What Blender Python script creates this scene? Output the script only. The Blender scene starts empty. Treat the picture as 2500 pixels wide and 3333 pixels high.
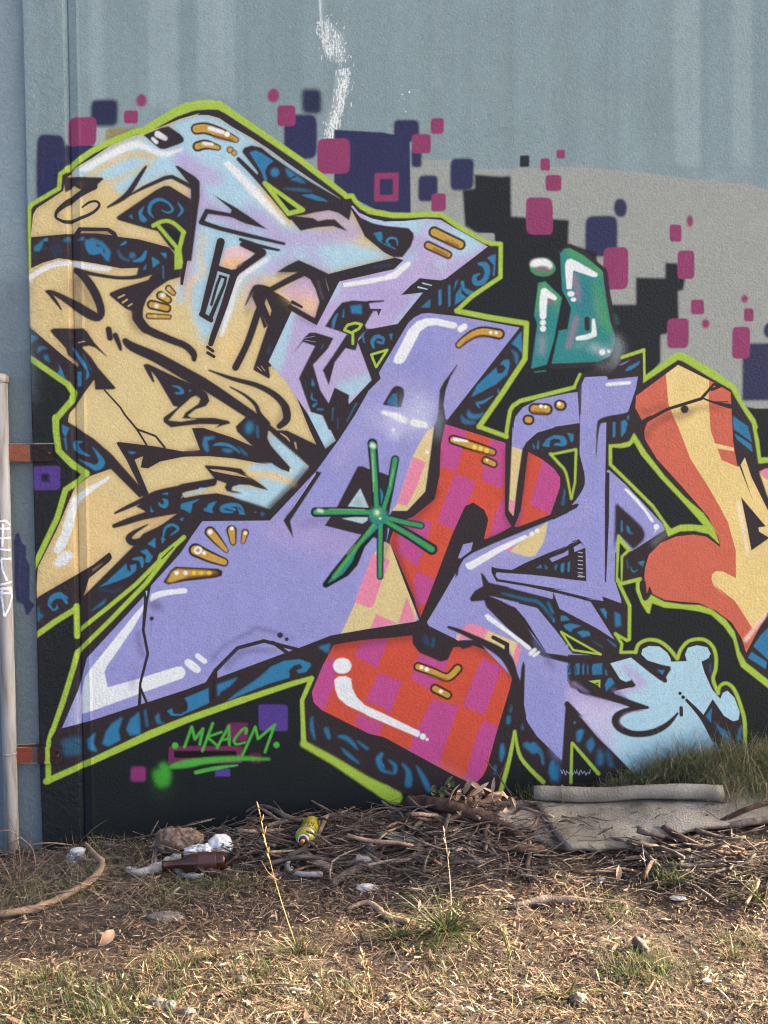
import bpy, bmesh, math, random
import numpy as np
from mathutils import Vector, Matrix, Euler, noise as mnoise

# ------------------------------------------------------------------ camera
W_PX, H_PX, F_PX = 2500.0, 3333.0, 3270.0       # photograph size and focal length in its pixels
CAM_D, CAM_H, PITCH = 3.6, 1.41, math.radians(3.9)
scene = bpy.context.scene
col = scene.collection
cam_data = bpy.data.cameras.new('camera')
cam_data.sensor_fit = 'HORIZONTAL'
cam_data.sensor_width = 36.0
cam_data.lens = 36.0 * F_PX / W_PX
cam_data.clip_start = 0.05
cam_data.clip_end = 400.0
cam = bpy.data.objects.new('camera', cam_data)
cam.location = (0, -CAM_D, CAM_H)
cam.rotation_euler = (math.radians(90) - PITCH, 0, 0)
col.objects.link(cam)
scene.camera = cam

# ------------------------------------------------------------------ sky, sun, exposure
SUN_EL, SUN_AZ = math.radians(22), math.radians(14)   # sun stands to the right, a little behind the wall
world = bpy.data.worlds.new('World')
scene.world = world
world.use_nodes = True
wn = world.node_tree.nodes
sky = wn.new('ShaderNodeTexSky')
sky.sky_type = 'NISHITA'
sky.sun_disc = False
sky.sun_elevation = SUN_EL
sky.sun_rotation = math.radians(90) - SUN_AZ
sky.air_density = 0.33
sky.dust_density = 5.5
sky.ozone_density = 0.25
bg = wn['Background']
bg.inputs['Strength'].default_value = 0.15
world.node_tree.links.new(sky.outputs[0], bg.inputs['Color'])
sun_data = bpy.data.lights.new('sun', 'SUN')
sun_data.energy = 5.0
sun_data.angle = math.radians(0.5)
sun_data.color = (1.0, 0.83, 0.60)
sun = bpy.data.objects.new('sun', sun_data)
sun_dir = Vector((math.cos(SUN_EL) * math.cos(SUN_AZ), math.cos(SUN_EL) * math.sin(SUN_AZ), math.sin(SUN_EL)))
sun.rotation_euler = sun_dir.to_track_quat('Z', 'Y').to_euler()
sun.location = (6, 3, 6)
col.objects.link(sun)
scene.view_settings.view_transform = 'Standard'
scene.view_settings.look = 'None'
scene.view_settings.gamma = 1.0
scene.view_settings.exposure = 2.75
scene.render.engine = 'CYCLES'
scene.cycles.max_bounces = 6
scene.cycles.filter_width = 1.15
scene.cycles.transparent_max_bounces = 16

random.seed(7)
rng = np.random.default_rng(7)

# ------------------------------------------------------------------ photo pixel -> place
def ray(px, py):
    u = (px - W_PX / 2) / F_PX
    v = (py - H_PX / 2) / F_PX
    return u, math.cos(PITCH) - v * math.sin(PITCH), -math.sin(PITCH) - v * math.cos(PITCH)

def on_wall(px, py, y=0.0):
    """point of the vertical plane at depth y seen at a pixel"""
    u, f, w = ray(px, py)
    t = (CAM_D + y) / f
    return u * t, CAM_H + w * t

# ------------------------------------------------------------------ mural raster (paint layer of the wall, in wall metres)
RES = 760.0
X0, X1, Z0, Z1 = -1.62, 2.30, -0.12, 3.36
RW, RH = int((X1 - X0) * RES), int((Z1 - Z0) * RES)
IMG = np.zeros((RH, RW, 3), np.float32)
MPP = CAM_D / F_PX            # metres per photo pixel on the wall
K1, K2 = 2.5523, 2.37
FR = {'X': (0, 0, 1.0), 'F': (0, 0, 1659 / 2500.0)}
for _r, _y in (('A', 250), ('B', 800), ('C', 1350), ('D', 1900), ('E', 2400)):
    for _i, _x in enumerate((0, 600, 1200, 1800)):
        FR[_r + str(_i + 1)] = (_x, _y, K2 if _i == 3 else K1)

def lin(c):
    c = np.array(c, np.float64) / 255.0
    return np.where(c <= 0.04045, c / 12.92, ((c + 0.055) / 1.055) ** 2.4).astype(np.float32)

def to_rast(px, py):
    x, z = on_wall(px, py)
    return (x - X0) * RES, (z - Z0) * RES

def parse(s):
    out = []
    fr = FR['X']
    buf = []
    for tk in s.split():
        if tk in FR:
            fr = FR[tk]
            continue
        buf.append(float(tk))
        if len(buf) == 2:
            out.append(to_rast(fr[0] + buf[0] / fr[2], fr[1] + buf[1] / fr[2]))
            buf = []
    return np.array(out, np.float64)

def zr(w):       # a length in zoomed photo pixels -> raster pixels
    return w / K1 * MPP * RES

def catmull(p, closed, n=5):
    p = np.asarray(p, np.float64)
    m = len(p)
    if m < 3:
        return p
    res = []
    rngi = range(m) if closed else range(m - 1)
    for i in rngi:
        p1, p2 = p[i], p[(i + 1) % m]
        p0 = p[(i - 1) % m] if (closed or i > 0) else p1
        p3 = p[(i + 2) % m] if (closed or i < m - 2) else p2
        for k in range(n):
            t = k / n
            a = 0.5 * (2 * p1 + (p2 - p0) * t + (2 * p0 - 5 * p1 + 4 * p2 - p3) * t * t + (3 * p1 - p0 - 3 * p2 + p3) * t ** 3)
            res.append(a)
    if not closed:
        res.append(p[-1])
    return np.array(res)

def box1(a, r, axis):
    k = 2 * r + 1
    pad = [(0, 0), (0, 0)]
    pad[axis] = (r + 1, r)
    c = np.cumsum(np.pad(a, pad), axis=axis, dtype=np.float64)
    if axis == 0:
        return ((c[k:] - c[:-k]) / k).astype(np.float32)
    return ((c[:, k:] - c[:, :-k]) / k).astype(np.float32)

def blur(a, sig):
    if sig < 0.4:
        return a
    r = max(1, int(round(sig * 0.95)))
    for _ in range(3 if sig > 1.5 else 2):
        a = box1(box1(a, r, 0), r, 1)
    return a

SPECK = None
CLIPS = {}

def paint(cov, x0, y0, colr, a, soft, clip, save, fullsave=True):
    """blend a coverage window into the raster; soft edges break up into spray speckle"""
    global SPECK
    h, w = cov.shape
    xa, ya, xb, yb = max(0, x0), max(0, y0), min(RW, x0 + w), min(RH, y0 + h)
    if xa >= xb or ya >= yb:
        return
    c = cov[ya - y0:yb - y0, xa - x0:xb - x0]
    if soft > 4:
        n = SPECK[ya:yb, xa:xb]
        c = np.clip(c + (n * 1.1) * (c * (1 - c)), 0, 1)
    c = c * a
    if clip:
        c = c * CLIPS[clip][ya:yb, xa:xb]
    if save:
        m = np.zeros((RH, RW), np.float32)
        m[ya:yb, xa:xb] = c
        CLIPS[save] = m
    if colr is not None:
        t = IMG[ya:yb, xa:xb]
        t += (lin(colr) - t) * c[..., None]

def cover_poly(p, pad):
    x0 = int(math.floor(p[:, 0].min())) - pad
    y0 = int(math.floor(p[:, 1].min())) - pad
    w = int(math.ceil(p[:, 0].max())) + pad - x0 + 2
    h = int(math.ceil(p[:, 1].max())) + pad - y0 + 2
    SS = 4
    acc = np.zeros((h * SS, w + 2), np.float32)
    q = p - (x0, y0)
    for i in range(len(q)):
        ax, ay = q[i]
        bx, by = q[(i + 1) % len(q)]
        if ay == by:
            continue
        sgn = 1.0
        if ay > by:
            ax, ay, bx, by = bx, by, ax, ay
            sgn = -1.0
        s0 = int(math.ceil(ay * SS - 0.5))
        s1 = int(math.ceil(by * SS - 0.5))
        if s1 <= s0:
            continue
        rows = np.arange(s0, s1)
        xs = ax + ((rows + 0.5) / SS - ay) * (bx - ax) / (by - ay)
        ix = np.floor(xs).astype(int)
        fr = (xs - ix).astype(np.float32)
        acc[rows, ix] += sgn * (1 - fr)
        acc[rows, ix + 1] += sgn * fr
    cov = np.abs(np.cumsum(acc, axis=1))[:, :w]
    cov = np.clip(cov, 0, 1).reshape(h, SS, w).mean(axis=1)
    return cov, x0, y0

def F(colr, pts, soft=0, a=1.0, sm=False, clip=None, save=None):
    p = parse(pts) if isinstance(pts, str) else pts
    if sm:
        p = catmull(p, True, 6)
    sg = zr(soft) * 0.5
    cov, x0, y0 = cover_poly(p, int(sg * 3) + 4)
    cov = blur(cov, sg)
    paint(cov, x0, y0, colr, a, soft, clip, save)

def S(colr, w, pts, soft=0, a=1.0, sm=True, clip=None):
    p = parse(pts) if isinstance(pts, str) else pts
    n = len(p)
    ws = [float(x) for x in str(w).split()]
    if len(ws) == 1:
        ws = ws * n
    ws = np.interp(np.linspace(0, 1, n), np.linspace(0, 1, len(ws)), ws) if len(ws) != n else np.array(ws)
    r = zr(ws) / 2
    pr = np.column_stack([p, r])
    if sm and n > 2:
        pr = catmull(pr, False, 5)
        pr[:, 2] = np.maximum(pr[:, 2], 0.3)
    sg = zr(soft) * 0.5
    pad = int(sg * 3 + pr[:, 2].max()) + 4
    x0 = int(pr[:, 0].min()) - pad
    y0 = int(pr[:, 1].min()) - pad
    cw = int(pr[:, 0].max()) + pad - x0 + 2
    ch = int(pr[:, 1].max()) + pad - y0 + 2
    cov = np.zeros((ch, cw), np.float32)
    if len(pr) == 1:
        pr = np.vstack([pr, pr])
    for i in range(len(pr) - 1):
        ax, ay, ra = pr[i]
        bx, by, rb = pr[i + 1]
        rm = max(ra, rb) + 2
        u0 = max(0, int(min(ax, bx) - rm) - x0); u1 = min(cw, int(max(ax, bx) + rm) + 2 - x0)
        v0 = max(0, int(min(ay, by) - rm) - y0); v1 = min(ch, int(max(ay, by) + rm) + 2 - y0)
        if u1 <= u0 or v1 <= v0:
            continue
        gx = np.arange(u0, u1) + x0 + 0.5
        gy = (np.arange(v0, v1) + y0 + 0.5)[:, None]
        dx, dy = bx - ax, by - ay
        L = dx * dx + dy * dy
        t = np.clip(((gx - ax) * dx + (gy - ay) * dy) / L, 0, 1) if L > 1e-9 else np.zeros((v1 - v0, u1 - u0))
        d = np.hypot(gx - ax - t * dx, gy - ay - t * dy)
        c = np.clip(ra + (rb - ra) * t - d + 0.5, 0, 1)
        np.maximum(cov[v0:v1, u0:u1], c, out=cov[v0:v1, u0:u1])
    cov = blur(cov, sg)
    paint(cov, x0, y0, colr, a, soft, clip, None)

def R(colr, fr, x0, y0, x1, y1, soft=8, rad=0.28, a=1.0, jit=0.05):
    """hand sprayed rounded rectangle"""
    ox, oy, k = FR[fr]
    cx, cy, hx, hy = (x0 + x1) / 2, (y0 + y1) / 2, (x1 - x0) / 2, (y1 - y0) / 2
    e = 2.0 / max(0.08, rad * 1.15) if rad < 1 else 2.0
    pts = []
    ph = random.random() * 6
    for i in range(40):
        t = i / 40 * 2 * math.pi
        c, s = math.cos(t), math.sin(t)
        ex = 2.0 / e
        jx = 1 + jit * 0.5 * math.sin(2 * t + ph)
        pts.append(to_rast(ox + (cx + hx * jx * math.copysign(abs(c) ** ex, c)) / k,
                           oy + (cy + hy * jx * math.copysign(abs(s) ** ex, s)) / k))
    F(colr, np.array(pts), soft, a)

def DOT(colr, fr, x, y, r, soft=0, a=1.0, ry=None):
    R(colr, fr, x - r, y - (ry or r), x + r, y + (ry or r), soft, 2.0, a, 0.0)
# ------------------------------------------------------------------ colours as they read on the wall (sRGB)
INK, DARK = (50, 41, 45), (28, 32, 34)
WALL, BEIGE = (131, 151, 158), (155, 158, 155)
LIME, LAV, LAV2, PALE = (165, 194, 50), (150, 149, 211), (184, 168, 214), (170, 207, 227)
TAN, WHITE = (219, 196, 138), (232, 233, 238)
RED, MAG, PINK = (209, 76, 52), (192, 72, 142), (231, 134, 164)
SALM, YEL = (208, 100, 76), (233, 203, 130)
BLUE, GOLD, GDK = (40, 122, 168), (206, 160, 54), (66, 40, 14)
GRN, TEAL = (56, 158, 58), (32, 132, 134)
NAVY, SQP, PURP, OUT = (44, 46, 84), (144, 54, 102), (84, 58, 142), (70, 172, 48)

SPECK = (rng.standard_normal((RH, RW)) * 0.55).astype(np.float32)

def low_noise(cx, cy, seed):
    """smooth noise with cells of cx x cy raster pixels, about -1..1"""
    r = np.random.default_rng(seed)
    gw, gh = int(RW / cx) + 3, int(RH / cy) + 3
    g = r.standard_normal((gh, gw)).astype(np.float32)
    xs = np.arange(RW) / cx; ys = np.arange(RH) / cy
    xi = xs.astype(int); yi = ys.astype(int)
    fx = xs - xi; fy = ys - yi
    fx = fx * fx * (3 - 2 * fx); fy = fy * fy * (3 - 2 * fy)
    a = g[yi][:, xi] * (1 - fx) + g[yi][:, xi + 1] * fx
    b = g[yi + 1][:, xi] * (1 - fx) + g[yi + 1][:, xi + 1] * fx
    return a * (1 - fy)[:, None] + b * fy[:, None]

# --- old grey-blue wall paint with vertical wash streaks, beige buff-out band
IMG[:] = lin(WALL)
IMG *= (1 + 0.030 * low_noise(46, 700, 3) + 0.022 * low_noise(14, 420, 4) + 0.025 * low_noise(160, 160, 5))[..., None]
F((104, 122, 136), 'X -400 800 60 800 90 1000 110 2000 140 2900 -400 2900', 260, 0.75)
for x0, x1, y1, a in ((288, 330, 400, .35), (482, 580, 370, .28), (640, 760, 330, .26), (700, 730, 250, .2), (2192, 2275, 560, .30), (2380, 2444, 540, .22), (1400, 1440, 300, .10)):
    F((168, 186, 194), f'X {x0} -300 {x1} -300 {x1 + 4} {y1} {x0 + 4} {y1 - 30}', 34, a)
for x0, x1, y1, a in ((580, 636, 420, .20), (770, 1000, 330, .10), (2280, 2375, 560, .22), (100, 190, 700, .10), (2450, 2600, 600, .25), (1900, 2100, 300, .10)):
    F((104, 126, 138), f'X {x0} -300 {x1} -300 {x1} {y1} {x0} {y1}', 40, a)
F(BEIGE, 'A3 330 700 450 690 670 690 760 720 900 770 1180 765 1659 745 A4 0 690 230 700 500 720 740 745 930 770 1160 800 1500 830 1659 870 X 2800 640 2800 2000 1200 1500 1250 800', 5)
F(BEIGE, 'A2 1090 640 1250 700 1260 930 1100 800', 20, .8)
F((176, 184, 184), 'A1 800 430 900 430 860 560 780 580', 16, .6)
for x, y in ((1600, 430), (1500, 300), (2100, 420), (2200, 560), (1420, 640), (1700, 560)):
    S((120, 132, 128), '6 30 6', f'X {x} {y} {x + 60} {y - 8} {x + 130} {y + 14}', 26, .35)
# white paint run
F((198, 208, 212), 'X 1036 -100 1046 -100 1052 60 1118 110 1124 190 1090 200 1052 160', 20, .35)
F((198, 208, 212), 'X 1096 222 1134 226 1130 300 1106 380 1098 440 1062 448 1064 390 1086 300', 20, .35)
S((226, 231, 233), '22 12 10', 'X 1040 -60 1044 60 1054 150', 5, .7)
_q = random.Random(17)
for k in range(620):
    if k % 5 < 2:
        y = _q.gauss(140, 40); x = _q.gauss(1052 + (y - 60) * .35, 20)
        if y > 205: continue
    else:
        y = _q.uniform(222, 450); x = _q.gauss(1122 - max(0, y - 270) * .27, 11)
    L_ = _q.expovariate(1 / 7.0)
    S((236, 239, 241), f'{_q.uniform(3, 9):.0f} {_q.uniform(2, 7):.0f}', f'X {x:.0f} {y:.0f} {x + _q.gauss(0, 3):.0f} {y + L_:.0f}', 0, _q.uniform(.5, 1))
for k in range(6):
    DOT(WHITE, 'A3', random.uniform(250, 340), random.uniform(120, 300), random.uniform(3, 8))

# --- sprayed squares around the piece
for t in (('A1', 300, 470, 540, 1080), ('A1', 520, 555, 790, 800), ('A2', 830, 310, 1100, 690), ('A3', 205, 360, 422, 540),
          ('A3', 355, 600, 440, 756), ('A3', 410, 820, 575, 1036), ('A3', 675, 680, 875, 942), ('A4', 250, 1070, 495, 1392)):
    R(NAVY, *t, 14, .32)
R((40, 44, 74), 'A1', 752, 190, 980, 412, 20, .3); R((40, 44, 74), 'A2', 975, 100, 1140, 310, 24, .35); R((46, 48, 78), 'A4', 470, 940, 570, 1085, 16, .8)
F(NAVY, 'A2 1245 440 1659 465 A3 195 480 340 500 345 760 350 1140 0 1120 A2 1659 1140 1400 1010 1245 900', 8)
R(NAVY, 'B4', 1625, 590, 1720, 720, 16, .9); R((46, 48, 82), 'B4', 1457, 757, 1860, 1190, 10, .05)
R((150, 132, 52), 'A1', 880, 425, 1150, 530, 16, .2, .8)
F((34, 40, 84), 'A1 300 700 530 700 530 1000 290 1080', 30, .5)

# --- dark fields behind the letters
F(DARK, 'A3 690 945 790 940 880 930 880 812 1100 830 1180 825 1185 1160 1310 1170 1659 1190 A4 122 1110 118 1290 330 1350 B4 350 180 435 455 640 455 640 245 865 250 865 132 960 135 1020 250 1005 345 965 350 970 570 880 680 830 690 830 900 700 1060 400 1200 0 1160 B3 915 1520 1000 900 720 545 1095 260 A3 1100 1400 1045 1370 1040 1310 900 1300 800 1240 780 950', 16)
R(BEIGE, 'A3', 885, 1300, 1042, 1390, 8, .2)
R((34, 42, 42), 'A3', 1255, 655, 1335, 750, 6, .2)
F(DARK, 'X 40 1130 60 1350 60 2800 2750 2800 2750 1330 2456 1330 2100 1250 1700 1200 900 1300 300 1200', 4)
for t in (('A1', 560, 335, 800, 575), ('A1', 1030, 280, 1145, 390), ('A2', 770, 240, 925, 410), ('A2', 1100, 515, 1380, 805), ('A3', 360, 475, 515, 640),
          ('A3', 515, 345, 625, 475), ('A3', 520, 970, 642, 1120), ('A3', 1425, 680, 1508, 780), ('A3', 1560, 608, 1632, 680), ('A3', 1470, 815, 1600, 952),
          ('A3', 1305, 1005, 1532, 1312), ('A4', 900, 1140, 990, 1275), ('B4', 388, 10, 580, 342), ('B4', 958, 40, 1093, 255), ('B4', 1065, 415, 1165, 532),
          ('B4', 880, 560, 1047, 792), ('B4', 1473, 483, 1547, 585), ('B4', 1380, 628, 1522, 870)):
    R(SQP, *t, 9, .3)
for t in (('A1', 1130, 145, 1220, 250), ('A2', 690, 100, 790, 215), ('A4', 1030, 1070, 1082, 1158), ('B4', 1147, 565, 1207, 640), ('B4', 1450, 380, 1505, 440)):
    R(SQP, *t, 12, 1.2)
R(SQP, 'A3', 45, 800, 250, 1036, 6, .1); R(NAVY, 'A3', 92, 850, 202, 982, 6, .1)
R(PURP, 'C1', 265, 425, 495, 628, 8, .2); R((34, 24, 60), 'C1', 335, 490, 405, 560, 14, .4)
R(PURP, 'D2', 615, 1005, 862, 1222, 6, .16); R((112, 38, 88), 'D2', 350, 1155, 527, 1310, 16, .2)
R((116, 40, 88), 'E1', 1395, 75, 2020, 215, 8, .08); R((22, 16, 18), 'E1', 1450, 112, 1965, 172, 8, .08)
R((140, 48, 112), 'E1', 1085, 245, 1212, 366, 10, .3); R((84, 60, 150), 'E2', 255, 262, 382, 325, 6, .1); R((96, 32, 56), 'E2', 545, 130, 640, 212, 16, .2)

# --- letter bodies in ink, coloured fields on top
F(INK, 'A1 225 1400 238 1300 238 1090 255 1060 490 920 500 800 640 705 880 555 1130 455 1200 445 1450 290 1560 250 A2 80 240 200 225 290 230 360 270 640 460 960 680 1230 900 1340 985 1400 985 1420 1030 1470 1080 1560 1120 A3 0 1110 200 1155 330 1155 480 1145 600 1150 650 1180 860 1310 960 1365 1030 1390 1100 1390 B3 1095 260 860 420 730 540 1310 645 1300 940 1100 1240 920 1500 C3 1145 180 1165 0 B3 1190 1330 1260 1290 1659 1190 B4 165 1090 205 995 400 920 540 860 700 810 705 1040 960 860 1010 850 1200 950 1400 1090 1440 1180 1520 1300 1560 1400 C4 1570 200 1595 360 1800 340 X 2750 1500 2750 2250 D4 1659 770 1480 630 1440 560 1420 450 1380 360 1300 270 1230 215 1100 190 900 165 760 140 740 230 680 140 640 0 600 10 595 420 480 380 530 530 640 530 680 470 740 435 800 435 900 500 960 575 1010 480 1080 430 1170 430 1240 490 1260 600 1240 740 1275 840 1340 765 1400 820 1450 950 1480 1080 1470 1300 E4 500 360 0 380 E3 1000 480 700 480 E2 1659 470 1000 80 D2 985 1330 965 980 1060 780 0 1130 D1 1659 1110 670 1500 E1 395 380 D1 398 1400 400 1290 435 1220 600 720 645 575 650 400 640 190 290 440 C1 272 1290 330 1150 470 860 540 620 640 560 740 490 600 420 480 310 455 130 450 30 B1 450 1450 590 1290 610 1230 560 1150 225 910 225 200', 2)
# big upper-left letter: tan below, pale blue and lavender above
F(TAN, 'A1 225 1500 250 1325 270 1140 300 1090 520 945 535 850 620 760 760 680 920 570 1080 500 1150 480 1330 420 1500 350 1659 305 A2 100 320 200 320 290 345 400 420 560 510 700 600 860 720 1020 830 1290 1010 1370 1070 1500 1320 1659 1460 A3 215 1505 B3 0 150 B2 1200 235 1140 470 1090 650 890 550 700 965 830 1050 900 1180 1040 1531 C2 1095 245 1030 430 930 560 710 780 430 690 270 655 0 720 C1 1480 830 1200 1050 700 1500 D1 690 100 580 0 300 125 C1 295 1450 310 1270 470 950 620 600 750 510 920 450 780 300 560 60 B1 570 1400 785 1110 530 920 225 660', 0, save='giant')
G = dict(clip='giant')
F((216, 178, 118), 'B1 230 300 700 400 1000 900 700 1100 300 600', 200, .35, **G)
F((236, 190, 128), 'C1 300 1500 600 700 900 600 1100 900 700 1400', 180, .5, **G)
S((240, 200, 130), '60', 'B2 300 780 380 800 400 850 300 920', 50, .7, **G)
F(PALE, 'A1 600 830 1150 520 1659 320 A2 300 380 900 800 1290 1020 900 1000 500 900 850 1230 1659 1450 A3 215 1505 B3 0 150 B2 1200 235 950 150 500 300 300 700 150 800 60 560 A2 40 1200 A1 1640 900 1420 830 1000 960 880 850', 60, **G)
for w, p in (('110 130 120', 'A2 100 820 150 1050 500 1240'), ('90 120', 'A2 0 700 250 850'), ('110 140 120', 'A2 600 1180 850 1350 1420 1290'), ('60 90 60', 'A2 980 1190 1230 1140 1400 1240'),
             ('70', 'A2 90 1000 40 1531 B2 10 400'), ('90 60', 'B2 1040 60 1160 200'), ('80', 'B2 570 330 560 480'), ('90', 'B2 700 200 900 80'), ('120 90', 'A1 1500 680 1640 800'), ('80', 'A2 520 1100 760 1260')):
    S(LAV2, w, p, 70, .95, **G)
S((200, 164, 200), '60', 'B2 540 180 640 320', 60, .6, **G)
S((238, 204, 140), '30 50 30', 'B2 130 100 150 220 40 330 30 420', 30, .7, **G)
F(TAN, 'A2 130 1300 200 1300 150 1531 90 1531', 40, .5, **G)
for c, w, p in ((TAN, '60 70 30', 'A1 740 810 1080 650 1290 680'), (PALE, '30 50 30', 'A1 880 810 1000 740 1120 690'), (TAN, '50 50', 'A1 900 880 1230 740'), (PALE, '50 60', 'A1 1000 945 1180 820'), (PALE, '40 30', 'A1 930 830 1150 740'), ((214, 184, 128), '30', 'A1 1180 640 1300 660')):
    S(c, w, p, 26, .85, **G)
S(PALE, '60 50', 'A1 640 800 720 780', 20, .9, **G)
S(PALE, '60 70 60', 'A1 640 800 900 640 1130 530', 30, .8, **G)
S(PALE, '70 80 70 64 50', 'A1 1480 400 A2 200 365 400 460 700 645 1260 1010', 26, 1, **G)
F(WHITE, 'A1 660 760 720 725 900 620 1060 545 1150 530 1330 615 1400 620 1520 590 1510 615 1400 660 1330 665 1160 590 1070 610 870 700 740 780 690 790', 12, **G)
F(WHITE, 'A2 320 720 370 700 440 760 620 940 850 1215 835 1240 800 1210 560 980', 10, **G)
F(WHITE, 'B2 720 80 690 130 500 260 440 350 400 540 320 750 290 760 340 560 390 380 430 260 530 180', 12, **G)
F(WHITE, 'B1 222 250 350 165 480 120 620 130 800 160 940 185 900 215 700 195 560 160 440 175 330 230 226 300', 8, **G)
F((225, 215, 196), 'B1 560 160 620 130 620 190 560 175', 8, .4, **G)
F(PALE, 'B1 1460 340 1520 300 1520 480 1470 490', 30, .8, **G)
F((235, 194, 200), 'B2 340 20 480 -10 600 50 420 210 300 175', 10, .9, **G)
F((240, 190, 130), 'B2 320 110 520 90 420 215 300 175', 40, .9, **G)
# ink drawing on it
F(INK, 'A1 1190 485 1340 425 1400 412 1500 480 1528 515 1525 540 1500 556 1370 602 1330 600 1290 570', 4)
S(WHITE, '52 40', 'A1 1310 478 1372 512', 5); S(WHITE, '26 30', 'A1 1268 515 1300 545', 4)
F(INK, 'A1 515 836 545 828 850 838 862 850 780 925 700 960 610 905 540 962', 6)
S(INK, '60 50 50 34 24 22 30 28 24 22 20 20 14', 'A1 780 910 700 955 570 1035 480 1105 458 1155 482 1182 550 1205 650 1182 770 1130 825 1072 800 1036 740 1045 684 1085', 2)
S((92, 66, 60), '40', 'A1 640 890 700 900', 20, .6, **G)
S(INK, '20 36 44 18', 'A1 1212 748 1160 825 1050 985 895 1085', 3)
S(INK, '10 30 34 34 36', 'A1 1040 1005 1200 918 1370 842 1430 832 1600 920', 3, sm=False)
F(INK, 'A1 1452 742 1480 740 1620 830 1640 850 1659 870 1659 1000 1590 1531 1530 1531 1585 1290 1585 900 1555 870', 3)
F(INK, 'A1 968 1165 1290 945 1360 908 1410 908 1590 1020 1590 1300 1540 1531 1420 1430 1310 1285 1180 1250 975 1190', 3)
F(INK, 'A1 248 1330 540 1305 610 1300 650 1250 900 1255 960 1290 980 1330 1150 1350 1405 1418 1500 1531 B1 1500 200 1360 260 1150 185 1010 190 800 150 600 118 480 102 350 140 220 200', 2)
F((190, 160, 120), 'A1 665 1300 680 1284 890 1285 935 1318 800 1302', 2)
F(INK, 'B1 1150 185 1270 200 1380 180 1500 190 1500 262 1400 290 1280 370 1220 440 1190 520 1185 640 1100 610 1092 545 1040 522 908 412 915 390 1000 355 1230 285 1266 235 1130 260', 3)
S(INK, '30 34 30 30 34 40', 'B1 1290 215 1150 258 1000 268 850 250 720 225 620 198', 3)
for p, w in (('985 432 1032 410', 15), ('1020 472 1056 448', 16), ('1066 502 1096 484', 13)):
    S(TAN, w, 'B1 ' + p, 2)
S(INK, '80 72 62 58 60 40', 'B1 1140 600 1210 690 1400 775 1540 832 1605 895 1612 945', 6)
S((120, 90, 60), '40', 'B1 1080 560 1110 660 1180 720', 40, .55, **G); S(INK, '80 74', 'B1 1140 600 1210 690', 4)
F(INK, 'B1 1530 0 1578 0 1520 328 1498 328 1500 150', 2)
F((120, 86, 66), 'B1 580 230 660 240 760 420 770 520 690 500 560 380', 70, .75, **G)
F((216, 184, 134), 'B1 620 320 660 330 740 500 700 500', 40, .8, **G)
S(INK, '34 66 74 66 60 80 80 62 44 38 26', 'B1 618 208 700 262 788 390 838 530 822 595 760 578 650 512 570 462 480 410 420 385 384 378', 5)
S(INK, '28 30 14', 'B1 395 385 450 450 505 528', 3)
F(INK, 'B1 408 705 440 685 690 685 725 715 780 800 897 928 870 912 790 848 740 832 680 842 760 930 820 1020 960 1178 950 1194 790 1198 783 1115 720 1125 640 1010 645 985 560 910 540 850 440 742', 3)
F(TAN, 'B1 638 800 700 790 712 796 650 812', 2)
F((150, 116, 100), 'B1 560 930 640 960 650 1005 600 975', 12, .7)
S(INK, '50 52', 'B1 902 695 914 765', 4); S(INK, '46 40 26', 'B1 958 745 985 810 1002 862', 4)
S(INK, '50 76 90 100 96 80', 'B1 1040 792 1100 840 1300 930 B2 0 1060 200 1172 560 1410', 3)
F(INK, 'B1 1188 992 1215 980 1240 985 1500 1110 B2 100 1160 190 1225 210 1290 180 1332 90 1362 30 1412 60 1430 250 1430 370 1455 384 1478 330 1490 250 1518 290 1486 130 1482 0 1496 B1 1420 1510 1358 1465 1358 1428 1478 1340 1440 1332 1310 1110 1255 1040 1287 1132 1268 1136 1222 1060', 3)
F(TAN, 'B1 1398 1452 1478 1362 1590 1262 1628 1246 1665 1272 1650 1312 1540 1388 1512 1436 1640 1440 1500 1462', 5)
S(INK, '14 16 18 16', 'B1 868 1200 1000 1345 C1 1040 5 1135 118 1218 252', 1, sm=False); S(INK, '18', 'C1 1135 120 1292 178 1368 272', 1, sm=False)
F(INK, 'C1 560 60 780 200 930 330 1150 580 1232 645 1160 692 920 452 840 440 700 480 600 420', 3)
F(INK, 'C1 966 236 985 226 1280 262 1520 305 C2 130 295 62 112 160 110 400 190 560 260 770 350 700 418 420 365 200 345 0 350 C1 1500 355 1330 390 1230 447 1168 440 1188 345 1118 374 1235 655 1190 690 1150 580 1050 375', 2)
F(TAN, 'C1 1120 376 1186 348 1168 430 1150 440', 2)
S((110, 74, 80), '30', 'C2 20 300 120 298', 24, .7)
S(INK, '18 34 42 60 70 66 60', 'C1 955 818 1050 772 1160 722 1300 660 1500 620 C2 0 605 240 560', 3)
F(INK, 'C2 165 428 182 420 330 430 470 448 535 508 702 622 690 632 620 612 540 585 460 582 400 602 392 628 484 648 472 662 400 656 350 632 334 602 350 572 275 545 250 590 100 622 0 642 0 590 220 552 250 530', 4)
F((230, 190, 130), 'C2 212 452 300 458 430 480 525 522 400 502 240 470', 2)
F(INK, 'C1 1130 762 1250 680 1500 630 C2 0 690 130 665 270 652 430 688 600 738 720 778 770 800 700 884 150 886 100 1000 C2 0 1085 C1 1250 1240 700 1500 1120 1080 1250 900 1200 800', 3)
F(PALE, 'C1 1502 700 1520 662 1640 630 C2 130 606 200 612 120 655 0 672', 8)
F((214, 178, 128), 'C1 1140 800 1300 820 1440 806 1480 830 1380 900 1250 960 1100 1030 1120 985 1240 910 1210 900 1090 980', 3)
F(TAN, 'C1 1090 1010 1235 915 1260 930 1180 990 1100 1020', 3)
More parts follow.
